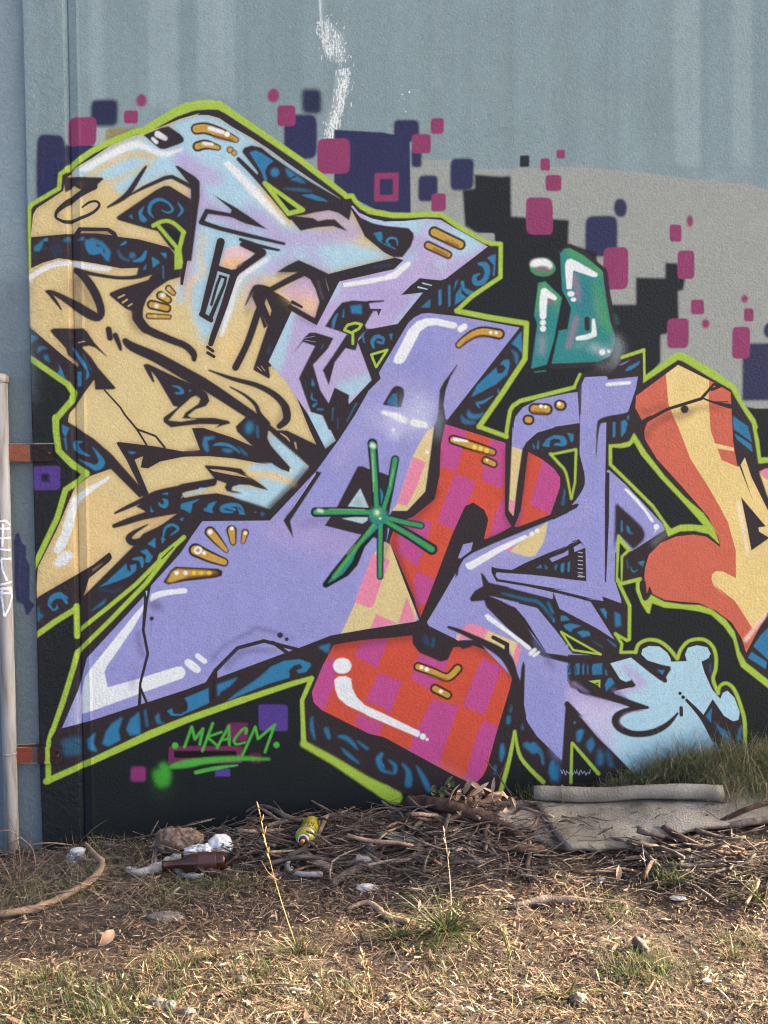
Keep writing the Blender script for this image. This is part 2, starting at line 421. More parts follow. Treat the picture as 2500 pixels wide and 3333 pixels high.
S(INK, '36 52 60 80', 'C1 948 925 1050 890 1200 842 1480 780', 3); S(INK, '12 36 54 60 62 86 100', 'C1 1228 912 1110 980 1068 1028 1110 1062 1200 1040 1330 975 1490 870', 3)
F(INK, 'C1 555 1375 770 1250 905 1145 918 1150 932 1190 905 1225 740 1360 705 1470 D1 690 100 580 60 300 128 C1 320 1510', 2)
S((160, 110, 90), '22 10', 'C1 775 1290 850 1235', 8, .8)
F(WHITE, 'C1 915 505 905 540 800 610 700 690 640 740 590 980 540 1100 480 1155 445 1150 440 1110 500 990 560 770 600 680 760 590', 8, **G)
F(WHITE, 'C1 440 1230 500 1150 560 1130 600 1150 600 1185 540 1250 480 1270 445 1260', 10, **G)
# lower middle knot
F(INK, 'C2 428 100 470 60 545 -10 640 -10 680 60 770 130 850 130 1090 245 1180 270 1130 330 1030 425 960 370 820 250 700 130 690 200 720 260 880 440 870 478 800 452 690 380 520 215 440 140', 4)
S(TAN, '8 14 8', 'C2 800 155 850 190 875 222', 2); S(TAN, '14 10', 'C2 920 232 932 282', 3)
S(INK, '14 34 44 54 64 60 44', 'B2 205 1035 400 1105 600 1160 750 1240 838 1340 850 1440 790 1500', 4)
S((140, 104, 96), '40 30', 'B2 770 1480 830 1330', 36, .6, **G); S(INK, '64 60 44', 'B2 838 1340 850 1440 790 1500', 3)
S(INK, '14 24 34 40 50', 'B2 382 1175 500 1240 590 1320 625 1400 690 1480', 3)
F(PALE, 'C2 700 145 780 210 960 362 1030 435 930 560 880 490 885 440 780 330 706 232', 14)
F(PALE, 'C2 520 440 560 415 730 402 880 482 930 560 820 670 710 780 430 690 350 642 485 662 400 602 460 586 702 632 640 560', 12)
S((232, 196, 130), '50 60 50', 'C2 540 490 740 510 900 570', 26, .9)
S(WHITE, '16 12', 'C2 860 440 890 470', 6); S(INK, '30 60', 'C2 1010 440 900 580 720 770', 30, .8)
F(INK, 'C2 428 100 470 60 545 -10 620 60 690 200 720 260 880 440 870 475 800 452 690 380 520 215 440 140', 5)
F(INK, 'A2 480 625 495 592 560 572 640 590 720 655 900 780 1060 880 1290 1012 1385 1045 1392 1085 1370 1195 1280 1132 1200 1110 1080 1130 995 1150 870 1162 640 890 600 840 612 795', 3)
F(INK, 'A2 860 1150 960 1162 1070 1175 1110 1200 1180 1186 1250 1186 1358 1286 1235 1242 1100 1252 965 1280 880 1180', 4)
S(INK, '34 40 40', 'A2 450 685 620 860 880 1170', 3)
# ladder shapes
S(INK, '24 36 36 42 40 30', 'A2 828 1388 500 1312 300 1262 140 1210 186 1118 392 1152', 3, sm=False)
F(INK, 'A2 375 1160 392 1108 236 978 430 1088 540 1162 692 1270 500 1218', 5)
S(INK, '26 30 16', 'A2 465 1352 600 1400 790 1440', 3)
F(INK, 'A2 455 1345 560 1370 672 1440 676 1460 560 1531 470 1560 430 1600 440 1570 560 1500 600 1460 500 1400', 4)
S(INK, '66 62 46', 'B2 302 -30 232 260 152 560', 2, sm=False); S(INK, '42 40', 'B2 142 570 222 618', 2)
F(PALE, 'B2 282 210 378 240 330 400 222 582 180 556 230 400', 3)
S(INK, '22 24 22', 'B2 300 255 270 330 225 490', 2, sm=False); S(INK, '22 22 26 38', 'B2 296 252 345 268 330 330 212 612', 2, sm=False)
S(INK, '62 56 50 44', 'B2 416 228 330 500 240 750 220 815', 2, sm=False); S(INK, '44', 'B2 285 190 432 236', 2)
S(INK, '40 56 62 50', 'B2 480 -10 600 40 650 60 425 228', 8, sm=False); S(INK, '24 14', 'B2 600 -2 780 40', 3)
S(INK, '26', 'B2 192 842 238 876', 2); S(INK, '26', 'B2 194 890 246 922', 2)
S(INK, '54 54 54', 'B2 610 560 530 800 425 1012', 3)
S(INK, '12 34 46 56', 'B2 508 494 570 372 610 345 690 365', 4); S((150, 124, 96), '50', 'B2 560 430 520 560', 40, .5, **G)
S(INK, '54 54', 'B2 640 480 530 800', 3)
F(INK, 'B2 590 345 640 328 780 398 890 470 895 550 705 968 760 985 700 1010 715 1090 700 1105 572 1032 580 1000 690 668 600 480', 3)
F(TAN, 'B2 676 425 725 540 712 588 664 470', 2); F(TAN, 'B2 638 560 690 670 560 1000 470 1000', 0)
S(INK, '54 54 54', 'B2 618 540 530 800 425 1012', 3); F(INK, 'B2 560 420 600 340 660 330 690 420 640 550 690 670 660 690 620 560', 3)
S(TAN, '6', 'B2 608 1008 640 1040', 1); S(TAN, '6', 'B2 640 1000 668 1040', 1)
F((196, 170, 204), 'B2 800 380 1020 238 1070 290 1135 470 1085 610 900 500 985 515', 2); F((242, 196, 134), 'B2 800 390 1130 440 1085 610 900 500 985 515', 90, .95)
F((236, 176, 184), 'B2 840 370 1060 360 1100 430 900 430', 60, .5)
S((90, 84, 96), '40 60', 'B2 780 240 950 165', 34, .7)
S(INK, '46 52 56 52 50 50 50 44', 'B2 715 368 860 290 1000 222 1066 262 1112 350 1148 470 1098 640 880 510', 5, sm=False); S(INK, '30 20', 'B2 900 470 975 510', 2)
F(INK, 'B2 1200 235 1659 122 B3 0 148 215 102 275 112 282 130 210 197 0 242 B2 1659 216 1288 298 1200 470 1112 662 1085 640 1150 470 1100 330 1040 262 980 222 770 220 860 162 950 120 1060 168', 4)
S((150, 150, 165), '5', 'B2 1172 275 1200 375', 1, .8); S((120, 100, 112), '16', 'B2 1110 290 1150 440', 14, .6)
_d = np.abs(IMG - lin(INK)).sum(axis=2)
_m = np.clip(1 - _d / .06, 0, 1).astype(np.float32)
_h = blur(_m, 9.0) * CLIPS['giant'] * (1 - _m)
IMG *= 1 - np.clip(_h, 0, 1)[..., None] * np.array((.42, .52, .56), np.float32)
# --- second letter (lavender, upper middle)
F(LAV2, 'A2 1385 1080 1400 1070 1450 1130 1560 1180 1659 1200 A3 100 1205 300 1200 480 1180 600 1190 700 1250 990 1412 B3 640 275 590 290 430 270 350 330 270 410 450 390 240 650 0 695 B2 1530 700 1440 800 1560 1110 1370 1315 1250 1180 1200 1311 1140 1380 1160 1420 C2 1258 215 1172 282 1030 0 B2 850 1140 700 965 890 550 1100 662 1200 470 1288 298 1659 216 B3 0 242 210 197 290 120 A3 210 1500', 0, save='l2')
L2 = dict(clip='l2')
for c, w, p, s, a in ((PALE, '60 110 150', 'A3 0 1190 300 1220 850 1380', 50, 1), (PALE, '90', 'A3 850 1400 600 1531', 60, .9), (PALE, '60 120', 'B2 890 560 760 980', 40, .95), (PALE, '150 100', 'B2 1340 1200 1520 1120', 60, .95),
                      (PALE, '110', 'C2 1080 0 1220 250', 20, 1), (PALE, '60 50', 'B3 460 380 240 640', 40, .8), (PALE, '50', 'B2 1290 310 1230 440', 40, .8), ((168, 150, 214), '150', 'B3 0 400 300 520', 120, .5), ((196, 168, 214), '60', 'A3 470 1250 480 1430 700 1531', 40, .7), (PALE, '60', 'B3 250 200 380 60', 50, .7)):
    S(c, w, p, s, a, **L2)
S((120, 130, 140), '60', 'C2 1180 290 1260 220', 40, .8, **L2)
S((100, 100, 120), '30', 'B2 930 590 1080 660', 30, .5, **L2)
F(WHITE, 'B2 1318 312 1659 252 B3 200 222 310 140 350 130 345 165 230 270 0 315 B2 1659 300 1325 345', 8, **L2)
F(INK, 'A3 0 1225 330 1258 372 1300 375 1340 350 1410 280 1500 210 1500 0 1322', 3); F(INK, 'A2 1385 1085 1450 1165 1560 1215 1659 1240 1659 1455 1500 1330', 3)
F(INK, 'B2 1168 672 1250 540 1310 472 1400 455 1520 462 1659 452 1659 465 1535 480 1545 525 1630 540 1570 545 1502 660 1520 698 1450 770 1425 872 1350 735 1300 716', 3)
F((60, 54, 66), 'B2 1545 525 1635 535 1610 580 1600 545', 2)
F(INK, 'B2 1350 735 1420 790 1420 872 1340 852 1250 970 1200 1160 1160 1060 1148 1035 1230 920', 3)
F(INK, 'B2 905 895 1000 760 1040 722 1090 722 1240 768 1190 860 1070 990 1130 1200 1200 1311 1250 1180 1370 1240 1362 1320 1420 1310 1560 1130 1440 800 1520 690 1659 700 1659 1100 1530 1260 1380 1531 1200 1531 1150 1412 1050 1382 1000 1242 952 1100 1010 980 1085 835 985 800', 3)
S((170, 160, 190), '4', 'B2 1000 770 1080 752', 1); S((170, 160, 190), '4', 'B2 1000 785 1090 800', 1)
F(INK, 'B3 265 415 340 350 420 272 600 288 520 335 450 392 380 352', 2)
S(PALE, '12 8', 'B3 450 312 522 330', 1); S(PALE, '14 8', 'B3 412 345 486 362', 1)
S((60, 50, 70), '12 4', 'B3 0 462 124 460', 1); S((60, 50, 70), '10', 'B3 0 530 100 530 80 575', 1, sm=False)

# --- third letter: big lavender A with the long foot
F(LAV, 'B3 330 640 380 595 440 565 500 560 760 590 1255 680 655 1445 600 1531 C3 540 90 500 500 470 640 320 800 200 800 150 1060 180 1080 300 1400 D3 420 300 385 315 0 375 D2 1220 430 960 530 0 885 D1 670 1165 510 1205 640 900 720 620 1190 110 C1 1255 1420 1500 1150 C2 60 1010 150 885 710 880 1095 470 1290 200 1420 0 B3 0 1205 100 1105 85 1055', 0, save='a3')
A3c = dict(clip='a3')
for c, w, p, s, a in (((176, 154, 204), '160 220', 'C2 700 950 1400 1100', 160, .7), ((134, 136, 206), '200', 'B3 450 750 400 1050', 180, .5), ((176, 160, 210), '120', 'B3 100 1150 400 1180', 120, .6), ((134, 132, 204), '120', 'C2 1000 600 1300 300', 110, .5),
                      ((182, 168, 214), '80', 'C2 1250 420 1420 200', 80, .6), ((178, 164, 214), '160', 'D1 1100 900 1500 900', 150, .3), ((186, 180, 222), '160', 'B3 30 1420 400 1500', 130, .6), ((180, 158, 200), '100', 'B3 780 900 700 1250', 90, .4), ((140, 122, 170), '60', 'C2 980 910 1180 870', 50, .6)):
    S(c, w, p, s, a, **A3c)
F((120, 110, 170), 'C3 130 350 160 350 190 520 150 500', 50, .5, **A3c)
F(TAN, 'C3 545 90 480 150 420 240 360 360 240 740 200 790 200 800 320 800 470 640 500 500', 4); F((240, 205, 160), 'C3 545 90 480 150 440 220 530 240', 40, .6)
F(PINK, 'C3 368 350 478 395 400 600 318 762 232 735 300 540', 3)
F(TAN, 'C3 60 1110 130 1060 180 1080 380 1531 D3 400 290 390 315 0 375 D2 1300 415 1420 160 C2 1440 1500 1600 1110', 3, clip='a3')
F(PINK, 'C2 1565 1150 1659 1190 C3 180 1210 110 1380 D3 40 185 D2 1535 202 1418 156 C2 1440 1480', 3, clip='a3'); F(PINK, 'D3 60 250 240 328 10 380 D2 1545 370 1592 255', 3, clip='a3'); F(PINK, 'D3 315 110 400 320 245 330', 3, clip='a3')
S((120, 84, 80), '40 30', 'C3 150 1060 130 1200', 34, .6, **A3c)
F(INK, 'B3 115 1322 195 1185 225 1165 262 1168 292 1195 297 1240 268 1345', 4); F((34, 104, 146), 'B3 150 1300 200 1230 235 1225 240 1335 165 1320', 8)
F(INK, 'B3 740 978 735 1000 680 1090 640 1200 622 1320 640 1440 655 1445 C3 635 85 600 260 565 640 350 870 170 840 195 800 320 800 470 640 545 90 B3 570 1440 590 1200 620 1140', 5)
DOT((206, 208, 238), 'B3', 420, 1380, 130, 130, .75); DOT((214, 216, 240), 'C3', 220, 160, 40, 50, .7); DOT((206, 208, 238), 'B3', 230, 1490, 90, 100, .6)
F(WHITE, 'B3 100 1375 130 1370 250 1395 310 1425 328 1450 315 1478 280 1475 190 1430 120 1405', 12); F(WHITE, 'B3 335 1460 370 1435 480 1462 500 1500 480 1515 360 1500', 16)
DOT(WHITE, 'C3', 205, 126, 15, 8); DOT(WHITE, 'C3', 488, 310, 14, 6); DOT(WHITE, 'B3', 405, 1258, 6, 5)
S((126, 142, 152), '50 50 30', 'B3 585 1420 C3 585 60 575 200', 50, .75)
F(INK, 'C2 1165 922 1260 780 1440 430 1480 428 1530 450 1659 488 C3 215 530 205 640 170 820 150 1062 0 1005 C2 1440 992', 3)
F((170, 196, 206), 'C2 1358 762 1462 612 1532 775', 4); F((180, 200, 208), 'C2 1308 862 1420 850 1525 852 1520 880 1480 905 1420 890', 8)
F((120, 150, 160), 'C2 1400 740 1440 690 1480 760', 20, .5)
F(BLUE, 'C3 76 600 105 618 132 700 122 752 76 722', 8)
F(INK, 'C2 1095 468 1142 480 880 882 907 1028 822 880 1070 520', 3); F((176, 160, 208), 'C2 1085 485 1095 490 900 780 860 830', 2)
F(WHITE, 'B3 205 965 215 925 330 700 400 630 470 605 560 602 720 640 738 662 725 685 690 688 560 660 490 668 430 710 300 960 270 982 230 982', 7); S(WHITE, '56 50', 'B3 765 692 795 672', 6)

def gold(fr, pts, w, gw=.56, hl=None, dk=None, soft=6):
    """a painted gold drop: dark rim, ochre body, brown underside, white glint"""
    ws = [float(x) for x in str(w).split()]
    S((40, 28, 16), ' '.join(str(x) for x in ws), fr + ' ' + pts, 7)
    S(GDK, ' '.join(str(x * .78) for x in ws), fr + ' ' + pts, 8)
    S(GOLD, ' '.join(str(x * gw * .92) for x in ws), fr + ' ' + pts, soft + 3)
    S((150, 98, 26), ' '.join(str(x * gw * .5) for x in ws), fr + ' ' + pts, 14, .18)
    if dk:
        S((120, 72, 20), str(ws[0] * .3), fr + ' ' + dk, 12, .8)
    for h in (hl or ()):
        DOT((255, 246, 222), fr, h[0], h[1], h[2], 5)

gold('B3', '748 825 800 780 880 730 960 715 1085 735', '60 70 80 88 92', .62, ((1015, 722, 14), (1060, 724, 14)), '790 810 880 765 1000 750')
gold('A3', '545 1292 760 1395', '96 92', .66, (), '640 1370 740 1410'); gold('A3', '495 1402 660 1480', '76 70', .6, (), '540 1430 650 1485')
gold('A2', '100 435 180 430 300 470 430 525', '92 96 92 50', .70, ((355, 478, 22),), '250 500 400 530'); S(WHITE, '34 30', 'A2 210 430 320 462', 6)
gold('A2', '110 580 180 565 280 590', '84 80 50', .62); S(WHITE, '26', 'A2 160 555 230 562', 8, .9)
for x, y, r in ((380, 608, 30), (415, 635, 26)):
    DOT((70, 46, 16), 'A2', x, y, r, 5); DOT(GOLD, 'A2', x, y, r * .7, 5)
for p, w, h in (('215 975 280 1050 350 1130', '96 80 40', (215, 975, 20)), ('392 962 405 1060', '90 56', (395, 945, 16)), ('505 980 486 1058', '66 36', (508, 985, 14)), ('92 1125 210 1180 330 1225', '116 100 76', (165, 1150, 16))):
    gold('C2', p, w, .68, (h,))
S(WHITE, '18', 'C2 85 1125 110 1100 138 1115 130 1145 100 1150 85 1125', 4)
F((40, 28, 16), 'C1 1355 1392 1420 1290 1460 1262 C2 280 1280 318 1300 310 1340 250 1356 0 1384 C1 1400 1412', 5); F(GOLD, 'C1 1385 1388 1430 1305 1470 1282 C2 160 1292 270 1302 280 1325 0 1358 C1 1420 1395', 10)
for x in (-65, 10):
    DOT(WHITE, 'C2', x, 1315, 18, 6)
for x in (80, 140, 205):
    DOT((250, 196, 50), 'C2', x, 1318, 18, 8)
S((110, 66, 16), '20', 'C2 30 1350 280 1332', 14, .8); F((60, 36, 20), 'C2 230 1290 300 1296 300 1336 240 1345', 14, .7)
for p, w in (('1400 355 1440 395', '60 46'), ('1335 415 1395 450', '78 70'), ('1260 490 1385 520', '82 78'), ('1235 585 1405 592', '52 44')):
    gold('B1', p, w, .6)
for x, y, r in ((1352, 412, 20), (1300, 500, 18), (1400, 365, 8), (1290, 585, 9)):
    DOT((246, 240, 232), 'B1', x, y, r, 12, .9)
# highlights and cracks on the foot
F(WHITE, 'D1 1200 165 1185 230 1100 380 885 690 868 740 895 862 1150 790 1470 690 1510 690 1535 715 1542 745 1520 785 1300 862 800 1045 668 1090 660 950 700 780 780 670 1000 400 1120 250', 7)
F(WHITE, 'D1 1245 130 1260 85 1330 60 1530 35 1560 50 1550 78 1400 95 1320 115 1250 152', 6)
S(WHITE, '62 70 62', 'D2 32 655 70 685 105 712', 4); S(WHITE, '44', 'D2 110 600 168 645', 4); F((190, 190, 225), 'D1 600 950 665 900 668 1160 560 1190', 40, .6, **A3c)
S((90, 76, 110), '70', 'D1 1270 170 1320 190', 40, .6); S((96, 80, 120), '40 46', 'D1 1150 400 1150 480 1185 590', 30, .55); S((110, 100, 140), '50', 'D1 1110 780 1100 860', 40, .4)
S(INK, '66 34 24 24 22 30', 'D1 1225 0 1212 150 1190 385 1228 582 1165 830 1158 1040', 1, sm=False); S(INK, '22', 'D1 1168 870 1232 1020', 1)
F(PALE, 'D1 1210 60 1225 60 1218 110', 1); DOT(INK, 'D1', 1260, 290, 18, 4); S(INK, '4', 'D1 1258 310 1250 430', 3, .6)
S(INK, '60 34 32 32 30', 'D2 205 830 260 720 442 535 660 476 960 552', 1, sm=False); S(INK, '30', 'D2 735 488 870 585', 1); S(INK, '40', 'D2 255 740 255 960', 1)
for w, p, a in (('24 20 20', 'D2 230 630 340 510 580 390', .65), ('16 30 10', 'D2 540 365 680 385 930 455', .6), ('70 60 40', 'D2 360 680 500 560 760 560', .4)):
    S((92, 84, 130), w, p, 26, a)
DOT(INK, 'D2', 795, 428, 24, 8); DOT(INK, 'D2', 850, 462, 17, 5)
F((24, 26, 40), 'D2 240 790 252 790 248 950 230 950', 2)

# --- fourth letter: red and magenta checks
F(RED, 'C3 635 80 800 130 1135 235 1130 830 1185 930 990 1038 958 1030 995 870 960 790 870 730 800 760 700 980 560 1350 490 1531 D3 430 280 400 200 C3 380 1531 240 1200 170 1060 230 900 370 850 550 700 590 500 600 250', 0, save='r4')
R4 = dict(clip='r4')
for p in ('635 70 805 130 780 300 728 470 570 430 600 250', '1010 200 1140 235 1120 622 935 545 960 400 1000 330', '720 487 890 560 830 720 720 962 568 890 640 690', '1115 680 1150 820 1190 930 1000 1040 1050 830',
          '380 850 520 900 500 1000 400 1272 250 1150 240 1020', '400 1300 548 1368 490 1560 400 1600 375 1380'):
    F(MAG, 'C3 ' + p, 4, **R4)
S((110, 30, 40), '60', 'C3 560 640 400 860 200 1000', 50, .6, **R4); S((110, 30, 60), '60', 'C3 200 1060 300 1350 D3 420 250', 40, .6, **R4); S((110, 30, 60), '40', 'C3 1130 300 1140 850 1190 940 1000 1030', 34, .5, **R4); S((120, 30, 60), '40', 'C3 590 300 550 640', 30, .4, **R4)
F(RED, 'C3 1325 310 1440 370 1540 450 1590 520 1590 600 1510 830 1250 935 1212 930 1262 800 1290 600', 0, save='r4b')
F(MAG, 'C3 1450 370 1540 440 1600 540 1590 600 1515 832 1335 742', 4, clip='r4b'); F(MAG, 'C3 1200 940 1270 760 1292 772 1245 930', 12, .8, clip='r4b'); S((120, 30, 40), '40', 'C3 1320 320 1280 640 1230 930', 30, .5, clip='r4b')
F(LAV, 'C3 1190 200 1280 200 1275 300 1190 280', 2); F(TAN, 'C3 1190 262 1276 290 1235 560 1202 842 1165 792', 3); F(PINK, 'C3 1172 705 1216 720 1202 842 1165 792', 2)
F(RED, 'D2 1240 510 1400 480 1659 450 D3 0 470 365 430 700 530 850 510 1000 560 1100 640 1195 770 1170 880 E3 1050 0 980 260 950 320 900 370 850 382 700 310 130 0 D3 0 1245 D2 1140 1050 1075 985 1060 900 1150 680', 0, save='b4')
B4c = dict(clip='b4')
for p in ('D2 1480 480 1659 455 D3 160 470 70 700 0 668 D2 1600 695 1410 600', 'D3 100 745 280 820 165 1095 D2 1659 1030 1500 980 1612 748 1659 760 D3 60 790', 'D2 1040 1000 1060 880 1150 670 1240 600 1260 800 1160 1060', 'D2 1440 1080 1659 1168 D3 110 1190 80 1270 0 1260 D2 1600 1300 1420 1170',
          'D3 420 580 600 645 665 610 630 740 510 880 350 790', 'D3 530 960 750 1020 560 1540 E3 300 100 360 0 D3 440 1150', 'D3 940 620 1110 690 960 1092 780 1012', 'D3 950 1140 1075 1190 E3 1060 0 920 370 850 390 780 360 890 0'):
    F(MAG, p, 4, **B4c)
F(RED, 'D3 560 1531 E3 600 200 480 200 350 80 300 0', 6, .0, **B4c)
F(MAG, 'E3 350 40 560 0 640 0 580 250 450 200 320 100', 4, **B4c); F(RED, 'E3 130 0 370 0 345 100 300 80', 2, **B4c); F(RED, 'E3 660 0 890 0 800 345 590 260', 4, **B4c)
S((190, 120, 150), '60 40', 'E3 560 230 860 385', 50, .5, **B4c); S((110, 30, 40), '70', 'D2 1240 520 1659 460 D3 365 440', 50, .6, **B4c); S((110, 30, 40), '60', 'D3 720 530 860 520 1100 650 1190 780', 50, .5, **B4c)
F(INK, 'D3 360 400 480 345 700 480 705 530 655 635 595 648 420 572 366 500', 8); F(INK, 'D3 745 480 840 448 860 520 780 545 735 510', 8); S((30, 74, 110), '40', 'D3 470 450 490 500', 26, .8); S((30, 90, 130), '20', 'D3 540 460 530 520', 12, .8)
F(LAV, 'C3 785 1078 866 1060 850 1130 762 1195 742 1190', 2)
gold('D3', '412 690 540 735 655 778 740 705', '82 76 80 86', .62, ((438, 695, 16), (482, 712, 18)), '500 760 640 800'); gold('D3', '552 872 655 925', '86 80', .6, ((600, 895, 16),))
gold('C3', '702 208 860 258 1030 312', '82 88 70', .62, (), '880 300 1020 335'); F(WHITE, 'C3 690 205 720 190 830 215 820 228 720 222', 6); gold('C3', '972 380 1040 410', '74 68', .6, ((985, 378, 9),))
for x, y in ((880, 270), (930, 282), (980, 298)):
    DOT((248, 196, 60), 'C3', x, y, 20, 6)
DOT(WHITE, 'D2', 1312, 682, 76, 6, 1, 66)
F(WHITE, 'D2 1245 800 1280 772 1340 768 1385 790 1395 870 1430 940 1500 1010 1659 1085 D3 0 1020 420 1225 430 1250 410 1275 0 1100 D2 1500 1080 1350 1010 1280 950 1255 880', 8, sm=False); DOT(WHITE, 'D3', 450, 1270, 25, 4); DOT(WHITE, 'D3', 486, 1294, 13, 3)

# --- fifth letter (lavender, right of middle) with the pale blue tail
F(LAV, 'B3 1205 1531 1205 1480 1220 1420 1280 1345 1400 1280 1659 1225 B4 190 1130 C4 205 65 0 95 C3 1550 105 1400 150 1310 230 1275 290 1190 265 1195 100', 0)
F(LAV, 'B4 222 1070 245 1015 410 1005 430 1030 655 1010 640 1100 580 1280 540 1300 380 1340 345 1385 C4 412 60 402 1290 480 1290 525 1422 D4 527 152 300 120 C4 0 1350 C3 1050 1320 1020 1262 1190 1290 1659 1080 C4 190 970 250 1020 260 1285 400 1290 300 900 150 800 C4 0 812 C3 1490 880 1050 1062 860 1150 790 1200 600 1531 D3 485 320 500 350 745 470 880 460 1100 560 1160 510 1200 650 1255 840 1292 640 1290 1000 1320 1150 1400 1270 1612 1472 D4 82 1372 96 905 560 1400 700 1100 600 940 340 885 130 800 50 600 0 590 D3 1470 570 1200 200 960 100 C3 1300 1450 C4 200 1250 105 722 236 545 240 440 205 300', 0)
F(LAV, 'C4 210 0 405 0 405 1290 258 1290 250 1020 200 960 C3 1060 1270 1200 1290 900 1350 640 1500 600 1531 D3 500 350 745 470 C3 1300 1531 C4 0 1420 C4 0 810 105 722 236 545 240 440 205 300', 0, save='l5')
F(LAV, 'C3 1659 800 1490 880 1050 1062 860 1150 790 1205 600 1531 D3 485 320 500 350 745 470 900 470 1255 840 1290 700 1310 1130 1612 1472 E3 1640 -200 D3 1659 500 1480 575 1000 100 1150 30 1659 60', 0)
F(LAV, 'C4 437 430 560 540 850 850 862 890 610 1052 480 1062 475 1300 525 1422 400 1290 405 420', 0); F(LAV, 'D4 0 -30 470 -30 527 152 280 120 0 30', 0); F(LAV, 'D4 0 60 290 140 475 432 340 345 50 192', 0)
F(LAV, 'D4 0 360 90 470 150 540 290 552 0 542', 0); F((176, 160, 212), 'D4 40 440 150 540 290 552 100 540', 20, .6)
for c, w, p, s, a in (((176, 160, 212), '90', 'C3 900 1250 1200 1150', 80, .5), ((168, 156, 214), '80', 'C4 100 850 350 700', 70, .5), ((132, 138, 212), '60', 'C4 320 500 320 1100', 60, .35), ((178, 160, 212), '60', 'D3 1480 660 1520 760', 80, .5), ((134, 140, 212), '90', 'D3 1420 900 1500 1150', 100, .4), ((174, 160, 214), '60', 'B4 260 1100 260 1350', 50, .5)):
    S(c, w, p, s, a)
F((184, 168, 214), 'D4 90 700 130 800 340 885 580 940 460 1030 460 1130 560 1400 96 905 90 1000', 30, .9)
F(LAV, 'D4 0 592 48 600 100 760 60 1000 80 1370 0 1312', 60, .8)
F(PALE, 'D4 440 615 600 570 640 600 820 740 880 765 870 720 910 640 850 630 730 592 682 545 690 505 740 480 820 485 880 530 905 572 910 602 1032 597 1018 545 1040 495 1110 475 1190 490 1216 540 1200 575 1145 602 1170 690 1230 820 1290 888 1310 842 1345 825 1400 880 1440 990 1432 1050 1390 1062 1320 1020 1232 890 1150 1030 1238 1190 1300 1300 1250 1750 900 1750 560 1400 300 1100 240 1020 560 945 600 940 480 860 470 830 640 790 520 740', 0, save='pb')
F((200, 188, 226), 'D4 150 900 560 940 460 1040 470 1180 620 1300 400 1250 200 1010', 70, .9); F(PALE, 'D4 460 1180 700 1190 1000 1100 1240 1200 1100 1422 560 1400', 70, .9, clip='pb')
S(LAV2, '60 70 60', 'D4 560 650 680 770 500 830', 34, .9, clip='pb'); F((186, 190, 226), 'D4 440 620 560 580 600 620 520 730', 40, .5, clip='pb')
S((96, 150, 190), '200', 'E4 700 200 1250 -10', 130, .5, clip='pb')
# ink drawing
S(INK, '66 44 22 5', 'C4 590 15 390 42 348 100 333 325', 3); F(INK, 'C4 412 70 590 20 635 40 620 150 590 200 440 235 440 400 412 440 436 450 432 800 410 1292 400 1292 400 600', 2); F(LAV, 'C4 345 140 375 85 411 75 411 420 400 420 340 420', 2, .0)
S(INK, '6 16 30 20', 'C4 238 440 236 540 180 630 105 730', 2); F(INK, 'C4 0 740 185 685 200 690 185 718 0 812', 2)
F(INK, 'C3 1020 1262 1060 1275 1190 1290 1300 1232 1490 1150 1659 1085 C4 0 1072 195 970 218 990 0 1108 C3 1659 1130 1500 1195 1525 1225 1659 1165 C4 0 1130 250 1025 258 1285 0 1258 C3 1659 1365 1350 1330 1060 1310 1055 1340 1075 1365 1659 1462 C4 0 1345 390 1440 D4 380 98 527 152 520 165 300 118 0 80 D3 1659 100 1300 20 C3 1060 1385 1020 1310', 2)
F(INK, 'C3 930 1310 950 1320 1000 1395 1180 1435 D3 1150 30 1500 120 1590 228 1659 250 D4 30 190 0 330 D3 1590 392 1550 332 1420 202 1380 190 1000 100 1080 132 1200 192 1290 300 1360 432 1470 572 1659 602 1659 660 1580 642 1460 610 1350 550 1200 420 975 192 960 140 850 150 840 120 880 60 950 20', 6)
F(LAV, 'D3 1000 104 1400 202 1550 382 1640 500 D4 90 470 150 540 290 552 100 545 0 542 D3 1480 575 1400 450 1300 290 1220 200 1100 132', 2)
S((90, 80, 120), '40', 'D3 1480 640 1540 700', 40, .5)
S((32, 100, 140), '14 26 26 14', 'D3 1110 80 1300 130 1420 160 1540 310', 10); S((34, 110, 150), '20', 'D3 1490 160 1530 240', 10)
F(PINK, 'D3 770 380 820 332 900 340 1252 510 1268 552 1225 692 1162 520 1100 560 880 470', 3); F(TAN, 'D3 950 480 992 390 1240 492 1200 612 1160 510 1120 560 1030 520', 3); F(PINK, 'D3 1232 500 1268 540 1228 690 1195 640', 2); F(PINK, 'D3 760 400 850 448 740 475', 3); F((226, 180, 150), 'D3 735 420 765 425 750 472 725 462', 3)
S(INK, '26 36 50 80 86 60 40', 'D3 665 362 750 392 900 462 1080 560 1160 640 1210 760 1255 840', 3); S(INK, '34 38 44', 'D3 1035 446 1150 506 1145 590', 2, sm=False); F(INK, 'D3 1285 640 1300 680 1290 1000 1230 1000 1200 850 1255 840 1268 700', 3)
F(WHITE, 'D3 960 262 990 252 1340 520 1355 545 1330 552 1160 420 985 300', 5); S(WHITE, '34', 'D3 1345 580 1380 550', 3); S(WHITE, '26', 'D3 1372 598 1412 570', 3)
S((110, 112, 160), '40', 'D3 1380 480 1500 640', 30, .5)
F(TAN, 'C3 1170 1130 1380 962 1490 890 1455 1060 1385 1172 1320 1182 1190 1142', 4); F(PINK, 'C3 1050 1105 1250 1015 1180 1132', 4); F(INK, 'C3 950 1040 1530 825 1659 770 1659 815 1490 885 1050 1065 860 1150 760 1200 742 1330 718 1358 738 1200 785 1078 866 1060', 3)
F(LAV, 'C3 785 1078 866 1060 850 1130 762 1195 742 1190', 2)
